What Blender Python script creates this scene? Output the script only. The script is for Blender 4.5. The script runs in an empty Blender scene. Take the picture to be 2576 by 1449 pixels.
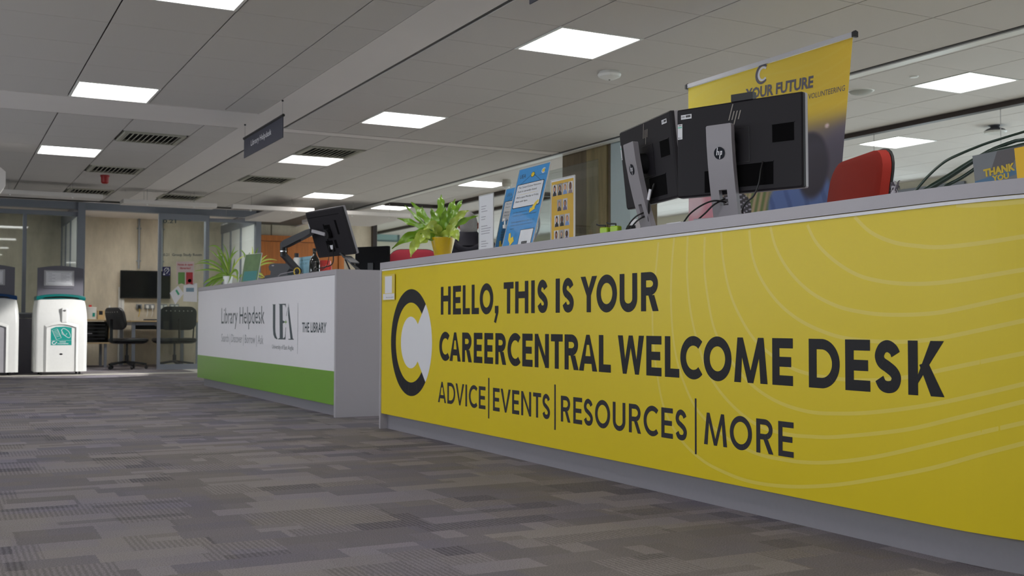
import bpy, math, random
from mathutils import Vector, Matrix
from math import sin, cos, pi, radians as rad

# ------------------------------------------------------------------ camera, world, exposure
SC = bpy.context.scene
COL = SC.collection
YAW, PITCH, ROLL, FPX, CAMZ = .4837, .0333, .0023, 2750.6, .692
W0, H0 = 2576, 1449
fwd = Vector((sin(YAW)*cos(PITCH), cos(YAW)*cos(PITCH), sin(PITCH)))
_r = Vector((cos(YAW), -sin(YAW), 0)); _u = _r.cross(fwd)
rgt = cos(ROLL)*_r + sin(ROLL)*_u
upv = -sin(ROLL)*_r + cos(ROLL)*_u
cam = bpy.data.cameras.new('camera'); camo = bpy.data.objects.new('camera', cam); COL.objects.link(camo)
m = Matrix.Identity(4)
for i in range(3):
    m[i][0] = rgt[i]; m[i][1] = upv[i]; m[i][2] = -fwd[i]
m[0][3], m[1][3], m[2][3] = 0, 0, CAMZ
camo.matrix_world = m
cam.sensor_width = 36; cam.lens = FPX/W0*36; cam.clip_end = 100; cam.clip_start = .05
cam.dof.use_dof = True; cam.dof.focus_distance = 4.0; cam.dof.aperture_fstop = 7.1
SC.camera = camo
SC.view_settings.view_transform = 'Standard'; SC.view_settings.look = 'None'
SC.view_settings.gamma = 1; SC.view_settings.use_curve_mapping = False
SC.view_settings.exposure = 0.22
PANEL = 9.5         # emission of the ceiling light panels
world = bpy.data.worlds.new('world'); SC.world = world; world.use_nodes = True
bg = world.node_tree.nodes['Background']; bg.inputs[0].default_value = (.86, .93, 1, 1); bg.inputs[1].default_value = 3.6
ORG = Vector((0, 0, CAMZ))

# a narrow beam of daylight that reaches the bins and the floor beside them from the right
def spot(name, loc, tgt, power, size, blend, radius, color):
    l = bpy.data.lights.new(name, 'SPOT'); o = bpy.data.objects.new(name, l); COL.objects.link(o)
    o.location = loc; o.rotation_euler = (Vector(tgt)-Vector(loc)).to_track_quat('-Z', 'Y').to_euler()
    l.energy = power; l.spot_size = size; l.spot_blend = blend; l.shadow_soft_size = radius; l.color = color
spot('daylight_beam', (3.6, 13.4, 2.2), (1.55, 16.0, .18), 520, rad(32), .25, .05, (1, .98, .95))

def ray(x, y):
    return fwd + rgt*((x-W0/2)/FPX) - upv*((y-H0/2)/FPX)
def onX(x, y, X):
    d = ray(x, y); return ORG + d*(X/d.x)
def onY(x, y, Y):
    d = ray(x, y); return ORG + d*(Y/d.y)
def onZ(x, y, Z):
    d = ray(x, y); return ORG + d*((Z-CAMZ)/d.z)
def rd(x, y, dep):
    return ORG + ray(x, y)*dep
def V(*a): return Vector(a)

# ------------------------------------------------------------------ materials
def lin(c):
    c = c/255
    return c/12.92 if c <= .04045 else ((c+.055)/1.055)**2.4
def S(r, g, b): return (lin(r), lin(g), lin(b))
MATS = {}
def mat(name, rgb, rough=.5, metal=0, var=.04, scale=30, bump=0, spec=.5, emit=0, coat=0):
    if name in MATS: return MATS[name]
    m = bpy.data.materials.new(name); m.use_nodes = True; nt = m.node_tree; b = nt.nodes['Principled BSDF']
    b.inputs['Roughness'].default_value = rough; b.inputs['Metallic'].default_value = metal
    b.inputs['Specular IOR Level'].default_value = spec; b.inputs['Coat Weight'].default_value = coat
    g = nt.nodes.new('ShaderNodeNewGeometry'); n = nt.nodes.new('ShaderNodeTexNoise')
    n.inputs['Scale'].default_value = scale; n.inputs['Detail'].default_value = 3
    nt.links.new(g.outputs['Position'], n.inputs['Vector'])
    mx = nt.nodes.new('ShaderNodeMix'); mx.data_type = 'RGBA'
    mx.inputs[6].default_value = (*[c*(1-var) for c in rgb], 1); mx.inputs[7].default_value = (*[min(1, c*(1+var)) for c in rgb], 1)
    nt.links.new(n.outputs['Fac'], mx.inputs[0]); nt.links.new(mx.outputs[2], b.inputs['Base Color'])
    if bump:
        bp = nt.nodes.new('ShaderNodeBump'); bp.inputs['Strength'].default_value = bump; bp.inputs['Distance'].default_value = .002
        nt.links.new(n.outputs['Fac'], bp.inputs['Height']); nt.links.new(bp.outputs[0], b.inputs['Normal'])
    if emit:
        b.inputs['Emission Color'].default_value = (*rgb, 1); b.inputs['Emission Strength'].default_value = emit
    MATS[name] = m; return m
def glassmat(name, tint=(.93, .97, .96), mixmin=.03, gain=1.0):
    m = bpy.data.materials.new(name); m.use_nodes = True; nt = m.node_tree; nt.nodes.clear()
    o = nt.nodes.new('ShaderNodeOutputMaterial'); t = nt.nodes.new('ShaderNodeBsdfTransparent'); t.inputs[0].default_value = (*tint, 1)
    g = nt.nodes.new('ShaderNodeBsdfGlossy'); g.inputs['Roughness'].default_value = .02
    f = nt.nodes.new('ShaderNodeLayerWeight'); f.inputs[0].default_value = .5
    pw = nt.nodes.new('ShaderNodeMath'); pw.operation = 'POWER'; pw.inputs[1].default_value = 4.0; nt.links.new(f.outputs['Facing'], pw.inputs[0])
    mm = nt.nodes.new('ShaderNodeMath'); mm.operation = 'MULTIPLY_ADD'; mm.inputs[1].default_value = gain; mm.inputs[2].default_value = mixmin
    nt.links.new(pw.outputs[0], mm.inputs[0])
    x = nt.nodes.new('ShaderNodeMixShader'); nt.links.new(mm.outputs[0], x.inputs[0]); nt.links.new(t.outputs[0], x.inputs[1]); nt.links.new(g.outputs[0], x.inputs[2])
    nt.links.new(x.outputs[0], o.inputs[0]); MATS[name] = m; return m
def emat(name, rgb, strength):
    m = bpy.data.materials.new(name); m.use_nodes = True; nt = m.node_tree; nt.nodes.clear()
    o = nt.nodes.new('ShaderNodeOutputMaterial'); e = nt.nodes.new('ShaderNodeEmission'); e.inputs[0].default_value = (*rgb, 1); e.inputs[1].default_value = strength
    nt.links.new(e.outputs[0], o.inputs[0]); MATS[name] = m; return m

LAM = mat('grey_laminate', S(174, 170, 177), .42, var=.03, scale=250)
LAMD = mat('grey_plinth_laminate', S(140, 137, 145), .5, var=.05, scale=60)
YEL = mat('yellow_print', S(222, 198, 14), .38, var=.015, scale=8)
YELL = mat('pale_yellow_print', S(226, 205, 84), .38, var=.01)
INK = mat('charcoal_print', S(25, 24, 29), .5, var=.02, spec=.3)
INK2 = mat('slate_print', S(43, 41, 49), .5, var=.02, spec=.3)
WHT = mat('white_print', S(226, 226, 232), .4, var=.01)
PANW = mat('white_panel_print', S(232, 230, 236), .4, var=.015, scale=6)
GRN = mat('green_print', S(112, 160, 52), .4, var=.02, scale=5)
LTXT = mat('dark_teal_print', S(62, 76, 84), .4)
LTXG = mat('mid_grey_print', S(140, 142, 150), .4)
TILE = mat('mineral_tile', S(206, 201, 197), .9, var=.05, scale=220, bump=.15)
PLAST = mat('ceiling_plaster', S(232, 226, 222), .9, var=.02, scale=4)
GRIDM = mat('ceiling_grid_metal', S(92, 90, 86), .7)
WHTP = mat('white_plastic', S(225, 225, 222), .4)
WHTM = mat('white_metal', S(228, 228, 224), .35)
BLK = mat('black_plastic', S(24, 24, 27), .45)
BLKG = mat('black_gloss', S(8, 9, 11), .12)
SHELL = mat('monitor_shell', S(30, 27, 33), .6, var=.06, scale=400, spec=.3)
SILV = mat('silver_plastic', S(150, 146, 152), .42, var=.02)
CHRM = mat('polished_steel', S(190, 190, 192), .2, 1)
FRAME = mat('grey_aluminium', S(134, 138, 148), .45, .1)
DGREY = mat('dark_grey_plastic', S(82, 82, 90), .5)
CREAM = mat('cream_wall_paint', S(206, 202, 186), .85, var=.02)
RED = mat('orange_red_fabric', S(158, 34, 20), .85, var=.12, scale=500, bump=.3)
CRIM = mat('crimson_fabric', S(170, 44, 62), .85, var=.08, scale=500, bump=.3)
PAPER = mat('paper', S(225, 224, 230), .7, var=.01)
CLEAR = glassmat('clear_acrylic', (.985, .99, .99), .0006, .015)
GLASS = glassmat('pane_glass', (.90, .94, .93), .04, 1.6)
LIGHT = emat('light_panel', (1, .985, .96), PANEL)
GRNL = mat('spider_leaf', S(120, 156, 52), .45, var=.2, scale=20)
GRNP = mat('pale_leaf', S(190, 206, 96), .45, var=.15, scale=20)
FERN = mat('fern_leaf', S(128, 172, 40), .3, var=.25, scale=25, spec=.8)
FERN2 = mat('light_fern_leaf', S(186, 208, 84), .3, var=.2, scale=25, spec=.8)
SKIN = mat('skin', S(196, 138, 118), .6)
BLUEP = mat('sky_blue_print', S(72, 150, 214), .6, spec=.3)

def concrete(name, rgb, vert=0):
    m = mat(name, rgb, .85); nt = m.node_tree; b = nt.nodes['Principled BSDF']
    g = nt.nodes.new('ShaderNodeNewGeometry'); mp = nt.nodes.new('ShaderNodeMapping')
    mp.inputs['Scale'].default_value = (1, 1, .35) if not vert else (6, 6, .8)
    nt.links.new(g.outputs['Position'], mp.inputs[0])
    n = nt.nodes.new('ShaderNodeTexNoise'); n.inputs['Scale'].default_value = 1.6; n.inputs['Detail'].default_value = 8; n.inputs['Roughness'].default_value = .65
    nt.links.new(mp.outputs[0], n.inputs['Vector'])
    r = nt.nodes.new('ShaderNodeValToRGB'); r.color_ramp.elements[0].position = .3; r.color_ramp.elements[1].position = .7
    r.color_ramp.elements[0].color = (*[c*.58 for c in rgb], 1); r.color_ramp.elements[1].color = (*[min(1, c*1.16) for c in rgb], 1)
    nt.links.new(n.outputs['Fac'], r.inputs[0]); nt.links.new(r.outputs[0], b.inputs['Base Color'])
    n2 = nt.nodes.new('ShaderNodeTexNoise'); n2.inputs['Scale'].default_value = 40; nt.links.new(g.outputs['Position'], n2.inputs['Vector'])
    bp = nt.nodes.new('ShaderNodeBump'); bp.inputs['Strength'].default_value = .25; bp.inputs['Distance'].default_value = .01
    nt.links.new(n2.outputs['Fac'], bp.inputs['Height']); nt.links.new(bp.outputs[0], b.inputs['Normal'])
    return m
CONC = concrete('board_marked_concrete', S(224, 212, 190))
CONCD = concrete('shaded_brown_concrete', S(112, 98, 78), 1)
CONCL = concrete('lit_ochre_concrete', S(140, 126, 92), 1)

def woodmat(name, rgb, ax='Z'):
    m = mat(name, rgb, .45); nt = m.node_tree; b = nt.nodes['Principled BSDF']
    g = nt.nodes.new('ShaderNodeNewGeometry'); mp = nt.nodes.new('ShaderNodeMapping')
    mp.inputs['Scale'].default_value = (18, 18, 1.2) if ax == 'Z' else (1.2, 18, 18)
    nt.links.new(g.outputs['Position'], mp.inputs[0])
    n = nt.nodes.new('ShaderNodeTexNoise'); n.inputs['Scale'].default_value = 1.5; n.inputs['Detail'].default_value = 6
    nt.links.new(mp.outputs[0], n.inputs['Vector'])
    r = nt.nodes.new('ShaderNodeValToRGB'); r.color_ramp.elements[0].position = .3; r.color_ramp.elements[1].position = .7
    r.color_ramp.elements[0].color = (*[c*.78 for c in rgb], 1); r.color_ramp.elements[1].color = (*[min(1, c*1.15) for c in rgb], 1)
    nt.links.new(n.outputs['Fac'], r.inputs[0]); nt.links.new(r.outputs[0], b.inputs['Base Color'])
    return m
ORWOOD = woodmat('orange_timber', S(196, 116, 50)); PALEWOOD = woodmat('pale_birch', S(190, 165, 125), 'X')

def carpetmat():
    m = bpy.data.materials.new('carpet'); m.use_nodes = True; nt = m.node_tree; b = nt.nodes['Principled BSDF']; L = nt.links.new
    def N(t, **k):
        n = nt.nodes.new(t)
        for a, v in k.items(): setattr(n, a, v)
        return n
    def M(op, a, b_=None, c=None):
        n = N('ShaderNodeMath', operation=op)
        for i, v in enumerate((a, b_, c)):
            if v is None: continue
            if isinstance(v, (int, float)): n.inputs[i].default_value = v
            else: L(v, n.inputs[i])
        return n.outputs[0]
    geo = N('ShaderNodeNewGeometry'); sep = N('ShaderNodeSeparateXYZ'); L(geo.outputs['Position'], sep.inputs[0])
    jit = N('ShaderNodeTexNoise'); jit.inputs['Scale'].default_value = 55; jit.inputs['Detail'].default_value = 3; L(geo.outputs['Position'], jit.inputs['Vector'])
    js = N('ShaderNodeSeparateXYZ'); L(jit.outputs['Color'], js.inputs[0])
    X = M('MULTIPLY_ADD', M('SUBTRACT', js.outputs[0], .5), .014, sep.outputs[0]); Y = M('MULTIPLY_ADD', M('SUBTRACT', js.outputs[1], .5), .010, sep.outputs[1])
    def cells(w, h, seed):
        row = M('FLOOR', M('DIVIDE', Y, h))
        wn = N('ShaderNodeTexWhiteNoise', noise_dimensions='2D'); cb = N('ShaderNodeCombineXYZ'); L(row, cb.inputs[0]); cb.inputs[1].default_value = seed; L(cb.outputs[0], wn.inputs[0])
        col = M('FLOOR', M('ADD', M('DIVIDE', X, w), M('MULTIPLY', wn.outputs[0], 3.7)))
        c2 = N('ShaderNodeCombineXYZ'); L(col, c2.inputs[0]); L(row, c2.inputs[1]); c2.inputs[2].default_value = seed
        w2 = N('ShaderNodeTexWhiteNoise', noise_dimensions='3D'); L(c2.outputs[0], w2.inputs[0])
        return w2.outputs[0]
    a = cells(.25, .125, 3.3); c = cells(.25, .25, 9.1); d = cells(.25, .125, 5.7); e = cells(.5, .0625, 1.9)
    dark = M('MAXIMUM', M('GREATER_THAN', a, .80), M('MULTIPLY', M('GREATER_THAN', c, .72), M('GREATER_THAN', d, .15)))
    dark = M('MAXIMUM', dark, M('MULTIPLY', M('GREATER_THAN', e, .88), .8))
    rib = M('MULTIPLY', M('MULTIPLY', M('LESS_THAN', c, .42), M('GREATER_THAN', d, .2)), M('MULTIPLY_ADD', M('SINE', M('MULTIPLY', X, 2*pi/.017)), .5, .5))
    shade = M('SUBTRACT', M('SUBTRACT', M('SUBTRACT', 1.0, M('MULTIPLY', dark, .24)), M('MULTIPLY', rib, .24)), M('MULTIPLY', d, .10))
    nz = N('ShaderNodeTexNoise'); nz.inputs['Scale'].default_value = 210; nz.inputs['Detail'].default_value = 4; nz.inputs['Roughness'].default_value = .8; L(geo.outputs['Position'], nz.inputs['Vector'])
    big = N('ShaderNodeTexNoise'); big.inputs['Scale'].default_value = 1.3; L(geo.outputs['Position'], big.inputs['Vector'])
    shade = M('MULTIPLY', shade, M('MULTIPLY_ADD', nz.outputs['Fac'], 2.4, -.22))
    tint = N('ShaderNodeMix', data_type='RGBA'); tint.inputs[6].default_value = (*S(149, 142, 142), 1); tint.inputs[7].default_value = (*S(139, 134, 149), 1)
    L(M('MULTIPLY_ADD', M('SUBTRACT', big.outputs['Fac'], .5), 3.0, M('MULTIPLY', a, .6)), tint.inputs[0])
    mul = N('ShaderNodeVectorMath', operation='SCALE'); L(tint.outputs[2], mul.inputs[0]); L(shade, mul.inputs['Scale'])
    L(mul.outputs[0], b.inputs['Base Color']); b.inputs['Roughness'].default_value = .95; b.inputs['Specular IOR Level'].default_value = .15
    bp = N('ShaderNodeBump'); bp.inputs['Strength'].default_value = .5; bp.inputs['Distance'].default_value = .004
    L(M('ADD', nz.outputs['Fac'], M('MULTIPLY', shade, .7)), bp.inputs['Height']); L(bp.outputs[0], b.inputs['Normal'])
    return m
CARPET = carpetmat()

# ------------------------------------------------------------------ mesh helpers
class MB:
    def __init__(s): s.v = []; s.f = []; s.mi = []; s.k = 0
    def m(s, k): s.k = k; return s
    def add(s, vs, fs):
        o = len(s.v); s.v += [tuple(v) for v in vs]
        for f in fs: s.f.append([o+i for i in f]); s.mi.append(s.k)
        return s
    def box(s, lo, hi):
        x0, y0, z0 = lo; x1, y1, z1 = hi
        return s.add([(x0,y0,z0),(x1,y0,z0),(x1,y1,z0),(x0,y1,z0),(x0,y0,z1),(x1,y0,z1),(x1,y1,z1),(x0,y1,z1)],
                     [(0,3,2,1),(4,5,6,7),(0,1,5,4),(1,2,6,5),(2,3,7,6),(3,0,4,7)])
    def bbox(s, lo, hi, b):
        # box with chamfered edges (vertical section rounded in all axes), 3-ring
        x0,y0,z0 = lo; x1,y1,z1 = hi
        def ring(z, i): return [(x0+b+i,y0+i,z),(x1-b-i,y0+i,z),(x1-i,y0+b+i,z),(x1-i,y1-b-i,z),(x1-b-i,y1-i,z),(x0+b+i,y1-i,z),(x0+i,y1-b-i,z),(x0+i,y0+b+i,z)]
        return s.loft([ring(z0, b*.6), ring(z0+b, 0), ring(z1-b, 0), ring(z1, b*.6)])
    def loft(s, rings, closed=True, cap=True):
        n = len(rings[0]); o = len(s.v)
        for r in rings: s.v += [tuple(p) for p in r]
        for i in range(len(rings)-1):
            for j in range(n if closed else n-1):
                a = o+i*n+j; b = o+i*n+(j+1) % n
                s.f.append([a, b, b+n, a+n]); s.mi.append(s.k)
        if cap and closed:
            s.f.append([o+i for i in range(n)][::-1]); s.mi.append(s.k)
            s.f.append([o+(len(rings)-1)*n+i for i in range(n)]); s.mi.append(s.k)
        return s
    def lathe(s, prof, c=(0,0,0), n=24, sx=1, sy=1):
        return s.loft([[(c[0]+r*cos(2*pi*j/n)*sx, c[1]+r*sin(2*pi*j/n)*sy, c[2]+z) for j in range(n)] for r, z in prof])
    def tube(s, pts, r, n=8, r2=None):
        pts = [Vector(p) for p in pts]; rings = []; prev = None
        for i, p in enumerate(pts):
            t = (pts[min(i+1, len(pts)-1)]-pts[max(i-1, 0)]).normalized()
            if prev is None: a = t.orthogonal().normalized()
            else: a = (prev - t*prev.dot(t)).normalized()
            prev = a; b = t.cross(a)
            rr = r if r2 is None else r+(r2-r)*i/(len(pts)-1)
            rings.append([p+a*cos(2*pi*j/n)*rr+b*sin(2*pi*j/n)*rr for j in range(n)])
        return s.loft(rings)
    def prism(s, poly, d):
        d = Vector(d); n = len(poly); a = [Vector(p) for p in poly]; b = [p+d for p in a]
        return s.add(a+b, [list(range(n))[::-1], [n+i for i in range(n)]]+[[i, (i+1) % n, n+(i+1) % n, n+i] for i in range(n)])
    def bar(s, p, q, w, h, up=(0,0,1)):
        p = Vector(p); q = Vector(q); t = (q-p).normalized(); u = t.cross(Vector(up)).normalized()*w/2; w_ = u.cross(t).normalized()*h/2
        return s.loft([[p+u+w_, p-u+w_, p-u-w_, p+u-w_], [q+u+w_, q-u+w_, q-u-w_, q+u-w_]])
    def build(s, name, mats, parent=None, smooth=False, mw=None):
        me = bpy.data.meshes.new(name); me.from_pydata(s.v, [], s.f)
        for mm in (mats if isinstance(mats, (list, tuple)) else [mats]): me.materials.append(mm)
        if len(me.materials) > 1:
            for p, k in zip(me.polygons, s.mi): p.material_index = k
        me.validate(); me.update()
        import bmesh
        bm = bmesh.new(); bm.from_mesh(me); bmesh.ops.recalc_face_normals(bm, faces=bm.faces); bm.to_mesh(me); bm.free()
        if smooth:
            me.shade_smooth()
            try: me.set_sharp_from_angle(angle=rad(38))
            except Exception: pass
        o = bpy.data.objects.new(name, me); COL.objects.link(o)
        if parent: o.parent = parent
        return o
def flat(name, faces, mt, parent=None):
    """faces: list of polygons in parent space, kept as drawn (print on a surface)"""
    me = bpy.data.meshes.new(name); v = []; f = []
    if len(faces) > 1:      # overlapping strokes of one print are kept a hair apart
        q0 = [Vector(p) for p in faces[0]]; n_ = Vector((0,0,0))
        for i in range(len(q0)): n_ += (q0[i]-q0[0]).cross(q0[(i+1) % len(q0)]-q0[0])
        if n_.length > 1e-12:
            n_.normalize(); faces = [[Vector(p)+n_*(2.5e-5*(k % 6)) for p in q] for k, q in enumerate(faces)]
    for p in faces:
        f.append(list(range(len(v), len(v)+len(p)))); v += [tuple(q) for q in p]
    me.from_pydata(v, [], f); me.materials.append(mt); me.update()
    o = bpy.data.objects.new(name, me); COL.objects.link(o)
    if parent: o.parent = parent
    return o
def tag(o, label=None, cat=None, group=None, kind=None):
    if label: o['label'] = label
    if cat: o['category'] = cat
    if group: o['group'] = group
    if kind: o['kind'] = kind
    return o
def thing(name, label, cat, loc=(0,0,0), rz=0, group=None, mw=None):
    o = bpy.data.objects.new(name, None); COL.objects.link(o); o.empty_display_size = .1
    if mw is not None: o.matrix_world = mw
    else: o.location = loc; o.rotation_euler = (0, 0, rz)
    return tag(o, label, cat, group)
def copy_tree(o, parent=None):
    c = o.copy(); COL.objects.link(c); c.parent = parent
    for ch in list(o.children): copy_tree(ch, c)
    return c
def frame(o, x, z=(0,0,1)):
    """matrix: x axis, z axis (made orthogonal), origin o"""
    x = Vector(x).normalized(); z = Vector(z); y = z.cross(x).normalized(); z = x.cross(y).normalized()
    M_ = Matrix.Identity(4)
    for i in range(3): M_[i][0] = x[i]; M_[i][1] = y[i]; M_[i][2] = z[i]; M_[i][3] = o[i]
    return M_

# ------------------------------------------------------------------ 2D lettering and marks
def catmull(pts, n=6):
    out = []
    P = [pts[0]]+list(pts)+[pts[-1]]
    for i in range(1, len(P)-2):
        for k in range(n):
            t = k/n
            out.append(tuple(.5*((2*P[i][a])+(-P[i-1][a]+P[i+1][a])*t+(2*P[i-1][a]-5*P[i][a]+4*P[i+1][a]-P[i+2][a])*t*t+(-P[i-1][a]+3*P[i][a]-3*P[i+1][a]+P[i+2][a])*t**3) for a in range(len(pts[0]))))
    out.append(tuple(pts[-1])); return out
def stroke(pts, t, closed=False):
    n = len(pts); L = []; R = []
    for i in range(n):
        a = pts[(i-1) % n] if (closed or i) else pts[0]; b = pts[(i+1) % n] if (closed or i < n-1) else pts[-1]
        dx, dy = b[0]-a[0], b[1]-a[1]; l = math.hypot(dx, dy) or 1
        tt = t(i/(n-1)) if callable(t) else t
        nx, ny = -dy/l*tt/2, dx/l*tt/2
        L.append((pts[i][0]+nx, pts[i][1]+ny)); R.append((pts[i][0]-nx, pts[i][1]-ny))
    return [[L[i], R[i], R[(i+1) % n], L[(i+1) % n]] for i in range(n if closed else n-1)]
def rect(x0, y0, x1, y1): return [(x0, y0), (x1, y0), (x1, y1), (x0, y1)]
def ell(cx, cy, a, b, a0, a1, t, n=40):
    o = []
    for i in range(n):
        p, q = a0+(a1-a0)*i/n, a0+(a1-a0)*(i+1)/n
        o.append([(cx+a*cos(p), cy+b*sin(p)), (cx+a*cos(q), cy+b*sin(q)), (cx+(a-t)*cos(q), cy+(b-t)*sin(q)), (cx+(a-t)*cos(p), cy+(b-t)*sin(p))])
    return o
def disc(cx, cy, a, b=None, n=32): return [(cx+a*cos(2*pi*i/n), cy+(b or a)*sin(2*pi*i/n)) for i in range(n)]
def glyph(c, w, h, t):
    """geometric sans capital in the box 0..w, 0..h with stem width t"""
    th = t*.93
    if c == 'H': return [rect(0,0,t,h), rect(w-t,0,w,h), rect(t,h*.47,w-t,h*.47+th)]
    if c == 'E': return [rect(0,0,t,h), rect(t,0,w,th), rect(t,h*.5-th/2,w*.92,h*.5+th/2), rect(t,h-th,w,h)]
    if c == 'L': return [rect(0,0,t,h), rect(t,0,w,th)]
    if c == 'I': return [rect(0,0,w,h)]
    if c == '|': return [rect(0,0,w,h)]
    if c == 'T': return [rect(0,h-th,w,h), rect(w/2-t/2,0,w/2+t/2,h-th)]
    if c == 'O': return ell(w/2,h/2,w/2,h/2+h*.015,0,2*pi,t)
    if c == 'C': return ell(w*.6,h/2,w*.6,h/2+h*.015,rad(48),rad(312),t)
    if c == 'D': return [rect(0,0,t,h), rect(t,0,w*.42,th), rect(t,h-th,w*.42,h)]+ell(w*.42,h/2,w*.58,h/2,-pi/2,pi/2,th)
    if c == 'U': return [rect(0,w*.42,t,h), rect(w-t,w*.42,w,h)]+ell(w/2,w*.42,w/2,w*.42+h*.015,pi,2*pi,t)
    if c == 'R':
        yb = h*.4; r = (h-yb)/2
        return [rect(0,0,t,h), rect(t,h-th,w*.5,h), rect(t,yb,w*.5,yb+th)]+ell(w*.5,yb+r,w*.46,r,-pi/2,pi/2,th)+[[(w*.42,yb+.01*h),(w*.42+t*1.15,yb+.01*h),(w,0),(w-t*1.15,0)]]
    if c == 'S':
        i = t/2; P = [(.93,.80),(.80,.92),(.5,1.0),(.2,.94),(.04,.76),(.16,.6),(.5,.49),(.82,.37),(.96,.22),(.82,.05),(.5,0),(.2,.05),(.03,.2)]
        return stroke(catmull([(i+x*(w-t), i+y*(h-t)) for x, y in P]), t)
    if c == 'A':
        k = t*1.1
        return [[(0,0),(k,0),(w/2+k*.0,h),(w/2-k*.35,h)], [(w-k,0),(w,0),(w/2+k*.35,h),(w/2-k*.0,h)], [(w/2-k*.35,h),(w/2+k*.35,h),(w/2+k*.3,h*.72),(w/2-k*.3,h*.72)], rect(w*.2,h*.2,w*.8,h*.2+th)]
    if c == 'V':
        k = t*1.1
        return [[(0,h),(k,h),(w/2+k*.35,0),(w/2-k*.35,0)], [(w-k,h),(w,h),(w/2+k*.35,0),(w/2-k*.35,0)]]
    if c == 'W':
        k = t*1.02; a, b = w*.27, w*.73
        return [[(0,h),(k,h),(a+k*.35,0),(a-k*.4,0)], [(w/2-k*.4,h),(w/2+k*.4,h),(a+k*.35,0),(a-k*.4,0)], [(w/2-k*.4,h),(w/2+k*.4,h),(b+k*.4,0),(b-k*.35,0)], [(w-k,h),(w,h),(b+k*.4,0),(b-k*.35,0)]]
    if c == 'M':
        k = t*1.02; a, b = w*.18, w*.82
        return [[(0,0),(k,0),(a+k*.45,h),(a-k*.35,h)], [(w-k,0),(w,0),(b+k*.35,h),(b-k*.45,h)], [(a-k*.35,h),(a+k*.45,h),(w/2+k*.4,0),(w/2-k*.4,0)], [(b-k*.45,h),(b+k*.35,h),(w/2+k*.4,0),(w/2-k*.4,0)]]
    if c == 'N': return [rect(0,0,t,h), rect(w-t,0,w,h), [(0,h),(t*.9,h),(w,0),(w-t*.9,0)]]
    if c == 'Y':
        return [rect(w/2-t/2,0,w/2+t/2,h*.5), [(0,h),(t*1.15,h),(w/2+t/2,h*.46),(w/2-t/2,h*.46)], [(w-t*1.15,h),(w,h),(w/2+t/2,h*.46),(w/2-t/2,h*.46)]]
    if c == 'K': return [rect(0,0,t,h), [(t,h*.38),(w-t*1.3,h),(w,h),(t,h*.22)][:4], [(w*.32,h*.56),(w*.56,h*.62),(w,0),(w-t*1.3,0)]]
    if c == ',': return [[(w*.2,h),(w,h),(w,h*.62),(w*.45,0),(0,h*.08),(w*.42,h*.55),(w*.2,h*.6)]]
    return []
_capcache = {}
def text_faces(txt, bold=0.0, spacing=1.0):
    cu = bpy.data.curves.new('t', 'FONT'); cu.body = txt; cu.size = 1; cu.offset = bold; cu.resolution_u = 2; cu.space_character = spacing
    o = bpy.data.objects.new('t', cu); me = bpy.data.meshes.new_from_object(o)
    vs = [tuple(v.co) for v in me.vertices]; fs = [[(vs[i][0], vs[i][1]) for i in p.vertices] for p in me.polygons]
    bpy.data.objects.remove(o); bpy.data.curves.remove(cu); bpy.data.meshes.remove(me)
    return fs
def textfit(txt, x0, y0, w, cap, bold=0.0):
    """text starting at x0, baseline y0, total width w, capital height cap"""
    if 'H' not in _capcache:
        f = text_faces('H'); _capcache['H'] = max(p[1] for q in f for p in q)
    f = text_faces(txt, bold)
    if not f: return []
    a = min(p[0] for q in f for p in q); b = max(p[0] for q in f for p in q)
    k = w/(b-a) if w else cap/_capcache['H']*.95; ky = cap/_capcache['H']
    return [[(x0+(p[0]-a)*k, y0+p[1]*ky) for p in q] for q in f]
def mapf(polys, fn): return [[fn(*p) for p in q] for q in polys]

exec_parts = []
# ================================================================== STRUCTURE
ZC, ZC2, PY_ = 2.446, 2.70, 16.9
def struct(o): o['kind'] = 'structure'; return o
# floor with carpet tiles
fl = struct(MB().box((-3,-3,-.12), (12.2,24.2,-.006)).build('floor', CARPET))
tm = MB().box((-.2498,-.2498,-.006), (.2498,.2498,0)).build('carpet_tile', CARPET, fl)
first = True
for i in range(9):
    for j in range(30):
        x, y = -1.55+.5*i, 1.25+.5*j
        o = tm if first else tm.copy()
        if not first: COL.objects.link(o); o.parent = fl
        o.location = (x, y, 0); first = False
# the rest of the carpet is one sheet level with the tiles
mb = MB()
mb.box((-3,-3,-.006), (12.2,1.0,0)); mb.box((-3,1.0,-.006), (-1.8,24.2,0)); mb.box((2.7,1.0,-.006), (3.3,24.2,0)); mb.box((-1.8,16.0,-.006), (2.7,24.2,0))
mb.build('carpet', CARPET, fl)
MB().box((3.3,-3,-.006),(12.2,24.2,.0005)).build('bounce_floor', mat('bounce_floor', S(222,218,210), .6, scale=3), fl)  # hidden floor made pale to bounce light onto the ceilings
# pale strip: the lit floor before the study rooms put into its colour
struct(MB().box((-3,15.62,0), (4.6,15.95,.004)).build('trim_1', mat('lit_floor_strip', S(190,186,176), .5)))

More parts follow.
